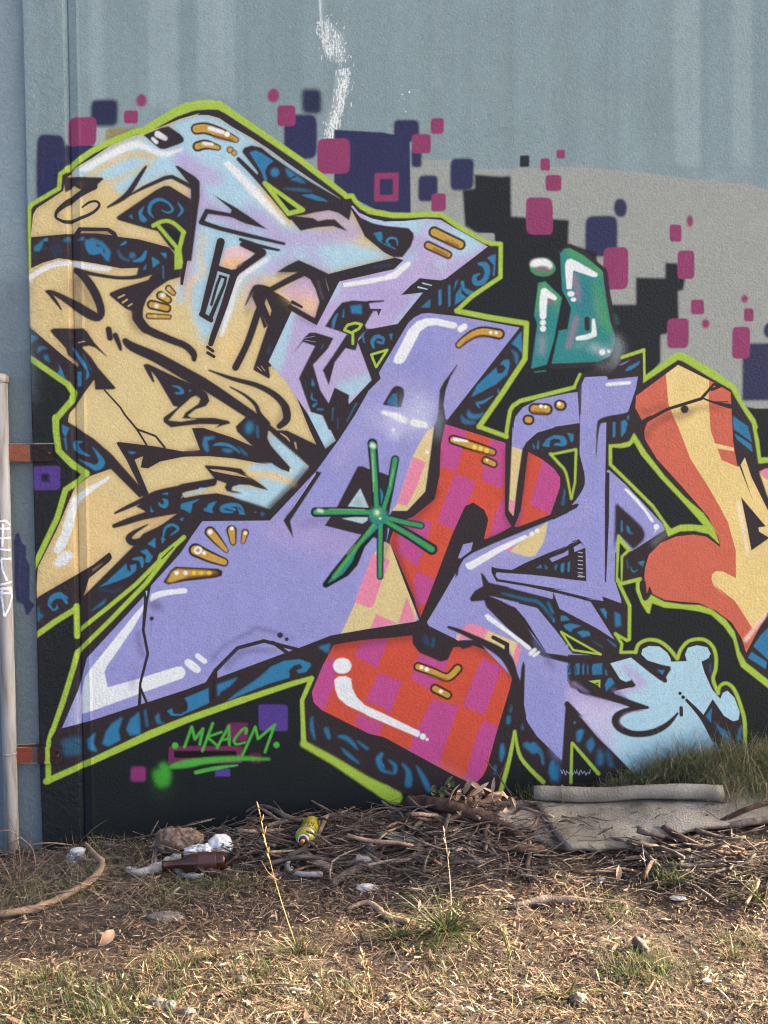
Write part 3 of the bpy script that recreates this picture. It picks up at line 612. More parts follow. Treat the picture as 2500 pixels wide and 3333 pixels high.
F(WHITE, 'C3 800 1240 830 1230 1050 1110 1300 998 1325 1010 1315 1025 1080 1150 850 1290 820 1280', 5); DOT(WHITE, 'C3', 1355, 990, 19, 3); DOT(WHITE, 'C3', 1400, 966, 19, 3)
F(WHITE, 'C4 548 575 562 568 580 580 660 660 740 760 780 820 775 832 755 825 700 740 620 650', 5); DOT(WHITE, 'C4', 798, 866, 22, 4); S(WHITE, '12 4', 'C4 800 880 775 925', 5, .7); F(WHITE, 'B4 400 1068 430 1055 595 1045 606 1055 595 1070 415 1084', 4)
F(INK, 'C4 480 690 500 690 600 780 690 870 712 920 700 970 620 1042 600 1020 500 925 470 1040', 10); S((120, 126, 130), '40 50', 'C4 880 900 780 990', 40, .6)
for k in range(7):
    y = 1062 + k * 31
    S((190, 186, 214), '7', f'C4 {196 - k * .5:.0f} {y} {228:.0f} {y + 4}', 1)
S((190, 186, 214), '5', 'C4 196 1235 245 1252', 1)
F(INK, 'D4 370 560 440 612 510 730 555 760 612 740 548 668 640 780 622 800 470 806 430 850 380 832', 3); S((110, 80, 130), '34', 'D4 460 815 560 890', 20, .7)
F(INK, 'D4 660 560 730 600 900 640 912 660 872 720 882 748 862 768 740 682 640 600', 3)
F(INK, 'D4 130 735 340 800 480 850 620 905 735 945 735 965 610 965 560 940 340 872 250 850 340 890 200 840', 5); S((150, 130, 180), '36 16', 'D4 160 770 270 840', 20, .7)
S(INK, '24 44 62 68 62 56 56 46 18', 'D4 730 955 600 970 508 1010 482 1060 520 1118 620 1158 760 1148 880 1088 962 1000', 5); S((130, 90, 140), '14', 'D4 690 975 560 1000 510 1060 540 1110', 8, .7)
DOT(INK, 'D4', 980, 846, 13, 2); DOT(INK, 'D4', 1004, 876, 15, 2); S(INK, '24 44 60', 'D4 1030 898 1150 1030 1250 1200', 2); S(INK, '30', 'D4 988 958 990 1012', 2)
F(INK, 'D4 98 905 140 940 340 1180 560 1400 420 1500 60 1500', 4); S(INK, '50 4', 'D4 110 930 230 1030', 6); F(INK, 'D3 1650 975 1659 980 1659 1531 1610 1480', 2)

# --- sixth letter (salmon and yellow, right edge)
F(SALM, 'B4 640 1160 870 990 965 920 1230 1050 1370 1130 1385 1422 C4 1390 210 1420 390 1440 400 1480 330 1530 480 1659 740 X 2750 1760 2750 2060 D4 1659 220 1560 400 1490 535 1460 430 1380 300 1260 210 1130 150 1000 140 860 125 770 80 745 20 720 90 C4 705 1250 710 1180 740 1080 830 990 950 940 1080 925 1180 940 1290 1020 1280 960 1200 790 1000 560 800 340 710 190 700 70 B4 635 1250', 0, save='s6')
F(YEL, 'B4 870 990 965 915 1205 1040 1200 1180 1215 1422 C4 1250 220 1395 256 1395 282 1268 262 1300 350 1430 405 1480 325 1530 480 1659 740 X 2750 1760 2750 2060 D4 1659 220 1540 350 1480 250 1400 130 1230 0 C4 1350 1422 1240 1320 1222 1270 1228 1230 1260 1205 1310 1210 1360 1235 1412 1262 1410 1050 1350 830 1280 700 1200 560 1060 340 960 80 930 20 B4 890 1220', 2, clip='s6')
S((180, 150, 90), '60 30', 'C4 1560 1010 1659 960', 60, .5)
for w, p in (('60 40', 'C4 710 180 800 60 920 0'), ('50 30', 'B4 880 1330 1140 1250 1300 1260'), ('50', 'B4 680 1290 860 1240'), ('40', 'B4 960 1340 1080 1280')):
    S((126, 66, 46), w, p, 40, .5, clip='s6')
S(INK, '34 26 28 20 26', 'B4 640 1395 880 1262 1145 1180 1240 1068 1280 1080', 1, sm=False); S(INK, '14 20 40', 'B4 1150 1175 1250 1212 1370 1240', 2); S(INK, '10', 'B4 1250 1205 1350 1205', 2); S(INK, '24', 'B4 1225 1110 1290 1085', 2)
DOT((50, 36, 36), 'B4', 1015, 1262, 32, 8); F(INK, 'C4 635 100 650 60 760 0 720 80 700 140', 3)
F(INK, 'C4 1450 635 1642 862 1585 870 1590 902 1670 950 1530 1048 1500 880', 2); F(INK, 'C4 1436 395 1450 390 1520 600 1552 690', 2)
S((240, 214, 200), '30 24', 'C4 1432 690 1500 1070', 14, .85); S((240, 200, 190), '40 30', 'D4 1488 432 1640 240', 14, .9)
F(PINK, 'C4 1590 440 1640 415 1720 420 1720 540 1625 480', 3); F(YEL, 'C4 1592 445 1625 480 1720 540 X 2750 1640 2750 1700 C4 1659 640', 3)
F(BLUE, 'C4 1385 8 1500 90 1535 212 1395 112', 5); F(BLUE, 'C4 1395 142 1530 230 1540 288 1420 192', 5); F((30, 110, 150), 'C4 1430 60 1500 100 1530 190 1440 110', 30, .5)
F(BLUE, 'D4 1700 300 1760 420 1720 640 1545 482 1600 400', 3); F(BLUE, 'D4 1532 525 1650 605 1640 658 1503 570', 3)

gold('B3', '1375 1355 1480 1360', '96 100', .66, ((1432, 1335, 15), (1470, 1340, 13)), '1360 1385 1470 1395')
gold('B3', '1585 1325 1600 1328', '92 92', .6, ((1582, 1312, 16),)); gold('B3', '1322 1446 1334 1448', '88 88', .6)
# --- green glassy figure
S(INK, '40', 'B4 55 50 130 5 240 65 400 195 425 380 470 600 505 740 470 850 350 915 150 925 0 930', 4, sm=False)
GF = 'B4 55 60 90 25 130 20 240 80 378 195 400 350 440 580 485 720 465 810 430 860 350 895 150 905 B3 1520 980 1580 705 1640 695 B4 110 650 140 480 70 340'
F(TEAL, GF, 4, save='gf')
for c, w, p, s, a in (((74, 158, 74), '70', 'B4 120 40 250 100 380 210', 50, .9), ((74, 158, 74), '70 90', 'B4 330 300 430 640', 60, .7), ((170, 110, 160), '40 30', 'B4 170 240 200 420', 30, .8), ((166, 116, 150), '40', 'B4 180 560 120 780', 26, .8), ((40, 120, 140), '60', 'B4 260 300 240 520', 50, .7),
                      ((170, 190, 196), '60', 'B4 300 780 440 830', 50, .8), ((120, 160, 160), '40', 'B4 180 780 250 740', 40, .6), ((110, 150, 130), '30', 'B4 330 420 360 600', 40, .6)):
    S(c, w, p, s, a, clip='gf')
S(INK, '40 46', 'B4 265 640 262 570', 8)
F(TEAL, 'B3 1410 310 1465 298 1605 432 1592 500 1540 780 1480 988 1350 1022 1400 650 1375 580', 4, save='gl')
F((78, 160, 82), 'B3 1390 300 1480 290 1610 430 1560 560 1380 560', 60, .8, clip='gl'); F(TEAL, 'B3 1480 440 1560 470 1520 640 1450 640', 30, .8, clip='gl'); S((170, 150, 180), '40 30', 'B3 1440 760 1440 900', 44, .8, clip='gl'); S((160, 80, 120), '30', 'B3 1500 450 1530 480', 14, .8, clip='gl')
R((58, 140, 90), 'B3', 1340, 112, 1552, 258, 6, 2.0); S((150, 90, 130), '40', 'B3 1400 190 1500 205', 16, .7)
F(WHITE, 'B3 1342 165 1350 130 1400 108 1480 112 1520 145 1525 180 1505 192 1480 175 1430 168 1375 178', 10, sm=True)
for w, p in (('52 62 64 36', 'B3 1448 588 1450 480 1460 385 1545 435'),):
    S(WHITE, w, p, 8, sm=False)
DOT(WHITE, 'B3', 1448, 640, 25, 6); DOT(WHITE, 'B3', 1448, 690, 26, 6)
F(WHITE, 'B4 92 150 105 110 140 100 200 130 345 215 340 240 310 242 155 190 145 335 105 335', 7); DOT(WHITE, 'B4', 138, 372, 28, 6, 1, 22); DOT(WHITE, 'B4', 158, 416, 20, 6, 1, 16)
S(WHITE, '34 42 44 26', 'B4 190 716 260 705 318 685 312 575', 6, sm=False); DOT(WHITE, 'B4', 380, 822, 24, 6); DOT(WHITE, 'B4', 430, 816, 13, 5)
S((140, 152, 156), '60 90 60', 'B4 480 720 505 800 470 900', 60, .75); S((110, 116, 122), '60', 'B4 360 920 470 930', 50, .5); S((60, 110, 110), '20', 'B4 480 540 500 600', 20, .6)
S((40, 140, 130), '10', 'B3 1380 1050 1470 1040', 4, .8)
F(INK, 'B4 415 1035 540 870 600 880 560 1020', 6); F(BLUE, 'B4 552 970 580 935 668 890 665 915 600 960', 5); F(LAV, 'B4 500 925 600 878 545 915', 6)

# --- green star
def arm(p, w, g):
    S((22, 30, 26), w, p, 4, sm=False)
STAR = (('C2 1562 240 1585 520 1600 820', '84 74 70', '44 40 36'), ('C3 220 372 180 600 110 830', '70 64 60', '44 38 34'), ('C2 1092 810 1350 808 1590 812', '84 80 70', '44 44 40'),
        ('C3 435 922 300 895 120 850', '62 58 56', '40 38 36'), ('C3 525 1118 340 1000 130 880', '96 84 70', '54 44 36'), ('C3 95 1345 95 1150 100 900', '56 60 64', '30 34 38'))
for p, w, g in STAR:
    S((20, 30, 26), w, p, 4, sm=False)
F((20, 28, 26), 'C2 1150 1430 1150 1400 1240 1280 1420 1060 1560 880 1640 940 1560 1030 1500 1100 1440 1250 1360 1340 1250 1400 1180 1440', 5)
for p, w, g in STAR:
    S(TEAL, g, p, 5, sm=False); S(GRN, ' '.join(str(float(x) * .62) for x in g.split()), p, 7, sm=False)
F(TEAL, 'C2 1190 1402 1210 1370 1420 1110 1570 900 1620 930 1530 1020 1450 1090 1390 1230 1320 1320 1250 1370', 6); S((70, 170, 66), '26', 'C2 1240 1350 1400 1140 1580 910', 10)
DOT(TEAL, 'C3', 80, 840, 76, 16); DOT(GRN, 'C3', 75, 820, 50, 30); DOT((230, 245, 225), 'C3', 68, 812, 20, 20); DOT((235, 250, 230), 'C3', 95, 862, 9, 6)
for p, w in (('C2 1560 255 1575 262', '40'), ('C2 1115 795 1140 800', '30'), ('C2 1558 300 1572 560', '4')):
    S((220, 240, 220), w, p, 14, .85)
for p in ('C3 205 450 175 600', 'C2 1350 1160 1420 1080', 'C2 1200 785 1500 790', 'C3 35 330 40 640'):
    S((190, 240, 160), '4', p, 4, .7)

# --- blue scrolls inside the ink
def B(w, p, soft=7, c=BLUE, a=1.0, sm=True):
    S(c, w, p, soft, a, sm)
F(BLUE, 'A1 1070 1160 1095 1142 1105 1185', 4); F(BLUE, 'A1 1150 1120 1200 1070 1180 1140 1225 1190 1200 1212 1160 1195', 6)
B('8 26 30 26 16', 'A1 1275 1170 1240 1120 1260 1050 1330 1020 1400 1050'); B('16 20 14 8', 'A1 1400 1050 1435 1100 1400 1130 1345 1110'); B('10 24 10', 'A1 1480 1050 1515 1110 1480 1160')
B('10 50 10', 'A1 280 1430 310 1420 350 1360', 12); B('8 30', 'A1 350 1360 380 1350', 8); B('20 70 50 34 10', 'A1 720 1360 760 1440 830 1440 830 1440 900 1531'); F(BLUE, 'A1 700 1380 760 1340 850 1370 920 1450 905 1531 870 1520 870 1440 800 1380 810 1460 740 1470', 10, .95)
DOT(BLUE, 'A1', 1100, 1485, 26, 16, .8); B('8 22 10', 'A1 1000 1400 1040 1380 1040 1370', 6); B('14 40 20', 'B1 1110 130 1180 110 1210 50', 8); B('10 20 10', 'A1 980 1440 1010 1500 1080 1531', 14, BLUE, .6)
F(BLUE, 'B1 1260 90 1310 120 1330 140 1270 185', 8); F(BLUE, 'B1 1330 60 1385 60 1380 110', 8); F(BLUE, 'B1 1185 200 1215 150 1210 200', 4); B('10', 'B1 1355 170 1358 270', 6, BLUE, .8)
B('6 40 60 26', 'A1 400 1430 460 1400 470 1440 440 1480', 30, (22, 60, 90), .8); B('10 40', 'A1 520 1360 560 1350', 10, BLUE, .7); B('8 30', 'A1 640 1360 690 1345', 8, BLUE, .6)
F(BLUE, 'B1 240 735 320 760 260 800 240 820', 14, .9); B('14 30 10', 'B1 310 880 330 850 380 850', 12, BLUE, .85); B('10 34 12', 'B1 365 910 380 930 400 960', 12, BLUE, .9); F(BLUE, 'B1 480 980 510 1030 545 1115 470 1060 490 1030', 6)
F(BLUE, 'B1 590 840 620 860 720 990 745 1080 715 1120 720 1040 620 910', 8); F(BLUE, 'B1 638 1050 676 1042 676 1165 640 1172', 5); B('6 10', 'B1 690 900 760 1040', 6, (26, 80, 120), .8)
F(BLUE, 'C1 510 80 570 110 540 190 512 140', 8); B('24 14', 'C1 535 200 550 290', 8, BLUE, .8)
B('10 44 46 26 10', 'C1 680 225 625 240 640 290 690 320 745 345', 6); B('6 30 54 50 26 8', 'C1 770 270 820 340 845 400 800 440 730 410 650 375', 6)
B('8 24 26 14', 'B1 1430 1165 1490 1180 1515 1220 1460 1225', 6); DOT(BLUE, 'B1', 1578, 1205, 10, 8, .8); F(BLUE, 'C1 1060 305 1135 312 1090 330', 6)
B('14 44 22', 'C2 170 190 175 250 190 300', 12); B('30 20', 'C2 180 200 240 190', 10); B('8 26 26 18 8', 'C2 240 255 290 245 370 255 430 290 460 320', 8); B('16 34 16', 'C2 320 290 360 300 400 300', 12, BLUE, .8); B('8 20 8', 'C2 450 270 500 320 520 340', 10, BLUE, .7)
B('20 70 20', 'C2 545 60 540 110 530 150', 26, BLUE, .9); B('10 16 8', 'C2 605 90 608 140 612 190', 10, BLUE, .8)
F(BLUE, 'C1 1250 750 1260 790 1285 805 1250 810', 4); B('8 34 34 20 10', 'C1 1350 700 1380 720 1370 760 1330 750 1320 730', 6); F(BLUE, 'C1 1340 660 1395 645 1395 668', 3)
F(BLUE, 'C1 1505 740 1659 700 C2 130 700 70 740 50 820 0 790 C1 1500 785', 6); F(BLUE, 'C2 200 740 270 715 230 780 240 820 170 800', 8); F(BLUE, 'C2 160 780 185 770 175 800 165 800', 3)
B('8 24 34 36 28 14', 'C2 500 825 460 760 390 750 320 770 320 800 400 810', 6); B('20 20', 'C2 360 770 420 790', 6); F(BLUE, 'C2 440 770 510 830 460 830', 6); DOT(BLUE, 'C2', 650, 825, 14, 10, .8); DOT(BLUE, 'C2', 590, 810, 8, 8, .7)
F(BLUE, 'C1 1225 1075 1290 1020 1292 1110', 4); B('8 20 24 22 10', 'C1 1350 1060 1370 950 1430 915 1480 950 1420 1000', 6); F(BLUE, 'C1 1340 1015 1375 1035 1345 1075', 3); F(BLUE, 'C1 1490 870 1522 852 1520 885', 3)
F(BLUE, 'C1 1165 1135 1220 1115 1270 1180 1240 1230 1205 1225 1215 1170', 5); B('10 40 20', 'C1 1100 1200 1170 1200 1180 1260', 6); F(BLUE, 'C1 885 1390 1050 1235 1060 1290 1090 1310 1080 1250 1130 1240 1135 1290 1080 1340 960 1390 820 1435', 8)
B('14 24 10', 'C1 830 1450 950 1470 1020 1430', 16, (24, 70, 100), .8); F(BLUE, 'D1 740 240 800 190 890 120 860 170', 16, .85)
F(BLUE, 'C1 420 1531 470 1495 540 1500 570 1531', 8, .9); B('12 26 44 40 24', 'D1 440 220 405 180 430 120 500 95 550 160', 8); B('10 18 10', 'D1 470 180 465 210 430 225', 6); F(BLUE, 'D1 305 200 320 190 320 240 360 270 305 320', 10, .7)
# under the foot
F(BLUE, 'D1 720 1300 795 1232 775 1320 810 1398 730 1380', 14); F(BLUE, 'D1 850 1330 880 1230 930 1160 1020 1105 985 1220 1000 1300 900 1352', 16); F(BLUE, 'D1 1050 1210 1080 1130 1155 1065 1168 1250 1080 1262', 12); F((40, 90, 130), 'D1 1190 1050 1215 1040 1238 1185 1210 1195', 8); F(BLUE, 'D1 1285 1110 1320 1070 1330 1140 1375 1160 1310 1165', 10, .85)
F(BLUE, 'D1 1388 1058 1430 1035 1440 1080 1500 1085 1560 1050 1565 1000 1535 955 1655 905 1690 1000 1500 1098 1420 1096', 8); F(BLUE, 'D2 5 950 160 885 200 865 205 990 25 1072 30 1000', 8); F(BLUE, 'D2 272 840 445 778 380 850 300 900 278 942', 14)
F(BLUE, 'D2 350 978 450 890 600 790 720 690 830 640 960 628 1050 660 1055 680 1010 735 950 745 930 720 985 700 960 665 910 680 870 720 875 780 700 832 520 905', 8); S(INK, '10 30 10', 'D2 360 940 480 860 690 720', 18, .8); F(BLUE, 'D2 1110 525 1215 495 1195 580 1160 560', 14, .85)
F(BLUE, 'D1 500 1320 560 1290 660 1270 665 1420 520 1440', 30, .45)
for p, w in (('D2 1060 1110 1060 1200 1085 1290', '14 30 14'), ('D2 1180 1210 1200 1280', '40 30'), ('D2 1280 1270 1340 1280 1400 1330 1440 1380', '20 40 30 8'), ('D2 1310 1370 1360 1420 1450 1490', '12 30 12'), ('D2 1440 1310 1520 1370', '12 24'),
             ('D2 1640 1410 1610 1460 1650 1520', '20 40 30'), ('E3 110 140 85 200 110 270 200 300', '24 40 30 14'), ('E3 170 190 220 240 215 300', '14 34 24'), ('E3 280 220 330 290 330 390', '14 44 60'), ('E3 400 240 450 330 500 430', '14 40 50'),
             ('D3 1110 1340 1110 1400 1100 1470', '30 46 16'), ('D3 1165 1110 1160 1150', '30 34'), ('D3 1185 1010 1180 1060', '6 16'), ('D3 1278 1170 1280 1210', '10 14'), ('D3 1310 1340 1370 1380', '50 70'), ('E3 1370 70 1430 130 1450 220', '60 30 20'), ('E3 1530 200 1520 280 1540 330', '30 50 50'), ('E3 1050 240 1050 300', '20 16')):
    B(w, p, 16, BLUE, .85)
# upper middle and right scrolls
F(BLUE, 'A2 540 630 590 612 650 640 740 700 690 740 670 790 690 860 665 865 640 790', 6); F((28, 96, 140), 'A2 600 680 640 690 620 730', 18, .6); DOT(BLUE, 'A2', 752, 795, 36, 10); B('20 50 10', 'A2 850 770 900 830 1000 880', 12, BLUE, .9); B('6 26 10', 'A2 820 930 950 940 1060 950', 14, (30, 104, 150), .8); F(BLUE, 'A2 970 985 1060 975 1130 1000 1200 1040 1100 1030', 8, .9); F((30, 104, 150), 'A2 880 780 1010 880 950 880', 10, .8)
S(INK, '10 16', 'A2 860 850 920 830', 8)
F(BLUE, 'A2 1570 1300 1640 1290 1650 1350 1620 1370', 5); F(BLUE, 'A3 45 1300 110 1290 95 1340 120 1390 80 1360', 5); B('6 14 16 14 8', 'A3 240 1400 230 1350 180 1340 150 1370 180 1400', 4, (40, 140, 180)); B('10 8', 'A3 130 1390 220 1430', 4, (40, 140, 180), .8)
B('10 20', 'B3 40 180 180 160', 14, (24, 70, 100), .6)
F(BLUE, 'B3 985 102 1020 80 1055 72 1052 160 1045 250 1030 250 1040 160', 5); B('20 50 44 40 44 34 14', 'B3 915 150 970 165 985 230 950 300 890 310 880 260 920 235', 4); F(BLUE, 'B3 760 300 790 290 800 350 880 388 825 410 780 370', 4); F(BLUE, 'B3 725 400 770 340 770 400 815 430 715 492', 5)
F(BLUE, 'B3 580 370 605 360 605 490 580 500', 4); F(BLUE, 'B3 660 330 680 325 680 500 660 510', 4); F(BLUE, 'B3 705 380 720 300 745 280 735 310', 3); F(BLUE, 'B3 430 515 515 440 510 515', 8, .8)
B('10 30 26 22 14', 'B3 45 850 30 800 60 755 120 770 120 810', 4); B('20', 'B3 75 800 110 810', 4); F(BLUE, 'B3 170 735 200 730 190 790', 4)
F(BLUE, 'B3 1185 815 1270 710 1275 900 1240 850', 6); B('10 30 24', 'B3 1190 870 1225 910 1230 970', 14, BLUE, .8); F(BLUE, 'B3 1090 990 1120 950 1160 945 1175 980 1150 1070 1060 1150 850 1260 900 1160 1060 1010 1070 1060 1110 1060 1140 1020 1120 990', 6); F((26, 90, 130), 'B3 960 1150 1100 1080 900 1220', 30, .5)
B('8 24 20 10', 'B3 1030 1250 950 1300 900 1310 920 1345', 6); B('14 40 36 10', 'B3 830 1370 840 1410 900 1420 960 1390', 10, BLUE, .9); B('10 20', 'B3 1075 1190 1080 1215', 6, BLUE, .8); B('10 40 20', 'B3 770 1410 800 1460 880 1470', 16, BLUE, .7)
B('14 26 20', 'B2 1270 570 1245 620 1235 680', 4); B('6 16', 'B2 1325 530 1320 590', 4); F(BLUE, 'B2 1380 500 1470 490 1475 570 1390 560', 14); F(BLUE, 'B2 1130 860 1165 810 1150 850', 4, .8); F(BLUE, 'B2 1055 1160 1060 1100 1085 1150 1075 1170', 5); B('6 16 8', 'B2 1060 1220 1060 1270 1100 1290', 4); B('26 14', 'B2 1075 1330 1100 1310', 6); B('20 14', 'B2 1110 1360 1150 1360', 6, BLUE, .8)
F(BLUE, 'B2 1470 740 1485 720 1500 800 1490 810', 4, .9); B('12 26 22 10', 'B2 1570 850 1565 790 1610 750 1640 770', 4); B('10 6', 'B2 1235 1350 1230 1450', 6, BLUE, .8); B('12 8', 'B2 1430 1310 1350 1460', 6, BLUE, .7); B('6', 'B2 1275 1430 1275 1520', 6, BLUE, .6); F((30, 96, 140), 'B2 690 880 720 800 700 900', 16, .8)
B('8', 'B2 1010 1120 1005 1180', 8, (24, 70, 100), .8)
F(BLUE, 'C3 1440 260 1480 200 1540 170 1620 180 1650 220 1640 245 1590 255 1600 210 1550 195 1510 210 1500 270', 6); B('8 20', 'C3 1410 220 1405 275', 4); B('8 16', 'C3 1365 245 1375 275', 4, BLUE, .8); B('12 24', 'C3 1620 690 1615 740', 12, BLUE, .7)
F(BLUE, 'C4 0 165 60 160 105 195 108 230 80 245 0 235 30 215 60 220 55 190 0 180', 5); F(BLUE, 'C4 110 140 160 150 160 200 140 215', 5, .9); F(BLUE, 'C4 85 570 95 575 95 620 75 660', 8, .7)
F(BLUE, 'C4 525 50 560 40 575 70 560 130 525 178', 6); F(BLUE, 'C4 462 60 482 55 480 175 460 175', 4); F(BLUE, 'C4 572 10 588 5 585 40 572 40', 4)
B('12 16', 'C4 530 820 530 900', 4); F(BLUE, 'C4 565 850 590 870 600 930 570 900', 6, .9); B('8 10', 'C4 590 900 615 920', 4, BLUE, .7); F(BLUE, 'C4 20 1155 35 1150 25 1200', 4, .8); F(BLUE, 'C4 65 1150 88 1140 85 1205 60 1205', 4); F(BLUE, 'C4 115 1140 132 1130 128 1210 112 1215', 4)
F(BLUE, 'C4 650 1140 705 1125 695 1175', 5); B('6 14 10', 'C4 600 1170 615 1210 650 1200', 6, BLUE, .8); B('6 10', 'C4 570 1120 580 1180', 6, BLUE, .7)
F(BLUE, 'C3 1390 1275 1430 1245 1440 1275', 5); F(BLUE, 'C3 1460 1245 1490 1270 1470 1290', 4, .8); F(BLUE, 'C3 1540 1260 1560 1255 1555 1300', 4, .8); F(BLUE, 'C3 1595 1250 1620 1240 1620 1310 1600 1310', 4)
F(BLUE, 'D4 60 245 100 250 130 280 60 290', 5); F(BLUE, 'D4 80 320 130 305 220 325 150 350 140 375 100 350', 6); F(BLUE, 'D4 185 375 230 360 280 370 290 400 230 415', 8); F(BLUE, 'D4 360 195 395 190 415 220 412 275', 6); F(BLUE, 'D4 475 215 520 240 525 330 480 330', 10, .9); B('6 14', 'D4 300 440 380 490', 8, (30, 96, 140), .7); B('10 20', 'D4 420 430 480 480', 6, BLUE, .6); F(BLUE, 'D4 0 270 12 260 10 300 0 300', 3)
for x0, x1 in ((105, 135), (165, 205), (224, 240), (262, 272), (300, 380)):
    F(BLUE, f'D4 {x0} 640 {x0 + 10} 620 {x1} 612 {x1} 700 {x0 + 4} 705', 8, .85)
S(INK, '14', 'D4 120 680 140 610', 6); S(INK, '10', 'D4 180 690 175 640', 6); F(BLUE, 'D4 400 780 420 735 450 725 475 770 440 800 410 830', 6); B('10 20', 'D4 405 660 412 700', 6, BLUE, .7)
F(BLUE, 'D4 800 665 862 666 846 702', 4); B('20 24', 'D4 1212 620 1216 680', 10, (24, 80, 120), .8); F(BLUE, 'D4 1178 1022 1226 955 1218 1072', 4); F(BLUE, 'D4 1240 1060 1290 1110 1350 1150 1362 1240 1290 1150', 12, .9); F(BLUE, 'D4 1420 1180 1435 1120 1455 1090 1450 1200 1425 1240', 10, .9)
F(BLUE, 'D4 180 1140 215 1120 242 1135 210 1220 185 1220', 10); F(BLUE, 'D4 255 1230 300 1180 325 1240 290 1310 260 1260', 14, .8); DOT(BLUE, 'D4', 168, 1072, 10, 5); F(BLUE, 'D4 350 1270 390 1320 380 1400 340 1400', 24, .8); B('20 40', 'D4 420 1300 450 1400', 24, BLUE, .6); B('60', 'E4 20 230 20 320', 30, BLUE, .8)

# --- dark windows and lime outlines
def LM(w, p, soft=4, sm=False):
    S(LIME, w, p, soft, 1.0, sm)
LM('34', 'B1 234 180 B1 232 0 A1 236 1090 258 1058 486 925 496 805 560 762'); LM('50 46 46 46 56 70 80', 'A1 555 765 760 622 880 560 1130 455 1200 448 1450 300 1560 255'); LM('60 74 76 70 58 50 48 44 42', 'A1 1510 270 A2 100 240 200 232 290 238 365 285 640 470 960 690 1230 900 1345 990', 6); LM('40 34 40 44', 'A2 1345 995 1395 990 1425 1040 1475 1085 1560 1122 1659 1138'); LM('40 44 42 40 40 36 34 32', 'A3 0 1118 200 1152 330 1153 480 1145 610 1150 760 1255 960 1368 1030 1390'); LM('34', 'A3 1010 1385 1098 1390 B3 1095 262 860 418 735 538', 4)
LM('42', 'B3 732 542 1000 595 1312 646 1305 800 1298 942 1100 1242 918 1503', 4); LM('36', 'C3 915 98 1145 182', 3); LM('30 32 34 34 30', 'C3 1140 185 1158 60 B3 1175 1370 1200 1330 1260 1290 1659 1190 B4 165 1092', 3); LM('22', 'B4 165 1090 185 1040 208 992', 4)
LM('26 28', 'B4 530 862 700 806', 5); LM('20', 'B4 702 802 706 1040', 2); F(LIME, 'B4 695 1060 700 1010 930 840 970 820 1020 835 1200 935 1400 1075 1425 1110 1450 1185 1560 1340 1580 1400 1570 1422 C4 1590 200 1605 330 1720 328 1720 365 1585 378 1560 210 1535 70 1490 0 B4 1530 1370 1415 1185 1375 1110 1200 1010 1000 890 965 880', 4)
LM('46', 'B1 225 920 560 1152 608 1228'); LM('50', 'B1 612 1222 590 1288 455 1445'); LM('56 52 50 54 60', 'C1 458 25 460 140 482 300 600 418 715 490', 4); LM('48 46 44', 'C1 715 490 640 558 540 625 470 860 332 1150 268 1280', 4); LM('46', 'D1 285 440 450 320 620 215', 6); LM('46', 'D1 630 190 632 300 635 440', 6)
LM('34', 'D1 655 390 900 195 1130 5 C1 1318 1220 1340 1165', 3); LM('34 30 14', 'C1 1335 1175 1450 1080 1532 1012', 3); LM('36', 'D1 650 562 900 320 1215 -5 C1 1340 1235 1450 1090 1528 1018', 3); LM('44 44 46 40', 'D1 638 575 600 720 520 980 435 1220', 4); LM('44 30 32 36', 'D1 430 1225 402 1290 398 1390 396 1480', 3); LM('46', 'E1 396 200 396 370', 3); LM('54 50 58 66 56 54', 'E1 380 372 640 255 1000 90 1250 -25 D2 20 1130 500 960', 8); LM('50 44 36', 'D2 480 968 900 830 1055 785', 5); LM('40 34 36 44', 'D2 1058 785 978 970 985 1150 992 1330', 5); LM('56 66 84 110', 'E2 990 55 1250 200 1500 360 1659 450', 14); LM('110 120', 'E2 1659 450 E3 220 500', 16)
S(DARK, '10', 'C1 1345 1195 1440 1100', 2)
F(LIME, 'C4 430 230 520 225 590 205 625 140 720 290 860 470 1020 640 1160 760 1240 870 1285 1000 1200 920 1090 895 980 900 890 940 850 840 760 715 600 555 430 390', 5); F(DARK, 'C4 456 252 530 258 590 245 625 212 680 310 830 490 990 660 1165 856 1060 846 980 850 910 880 870 830 780 700 620 540 456 380', 6)
F(LIME, 'C4 498 925 510 925 605 1042 540 1100 534 1300 515 1310 485 1290 490 1000', 4); F(DARK, 'C4 515 985 568 1045 522 1092 524 1290 500 1250', 3)
F(DARK, 'C4 535 1320 640 1300 D4 690 150 740 230 770 160 1000 205 1150 220 1250 265 1350 365 1420 505 1450 605 1659 785 X 2750 2300 2750 2800 D4 1490 1300 1470 1000 1400 825 1330 775 1280 785 1270 860 1255 740 1260 560 1200 445 1080 435 1000 500 960 570 880 480 800 430 720 440 660 470 640 520 535 510 540 440 580 450 600 400 600 170 D4 530 0', 2)
LM('30', 'C4 512 1308 672 1268', 3); LM('28', 'C4 515 1315 D4 515 10 592 170 588 430', 3); LM('24', 'D4 588 425 572 440 480 385 532 465 522 530 640 528', 3); LM('28 30', 'D4 638 530 655 475 700 442 760 432 830 450 900 505 958 578', 3, True); LM('28 30', 'D4 962 575 985 510 1040 448 1110 428 1180 438 1235 490 1258 570 1255 660 1235 740 1275 845', 3, True); LM('26 30 32', 'D4 1272 845 1290 790 1340 768 1400 820 1450 950 1480 1080 1478 1330', 4, True)
F(LIME, 'C4 640 1275 678 1262 690 1422 D4 695 60 735 120 755 85 860 140 1000 160 1130 165 1220 195 1330 275 1400 370 1440 520 1490 610 1720 790 1690 830 1450 640 1420 560 1390 430 1320 330 1220 240 1130 215 1000 195 860 185 765 150 745 232 725 225 680 150 640 50', 4)
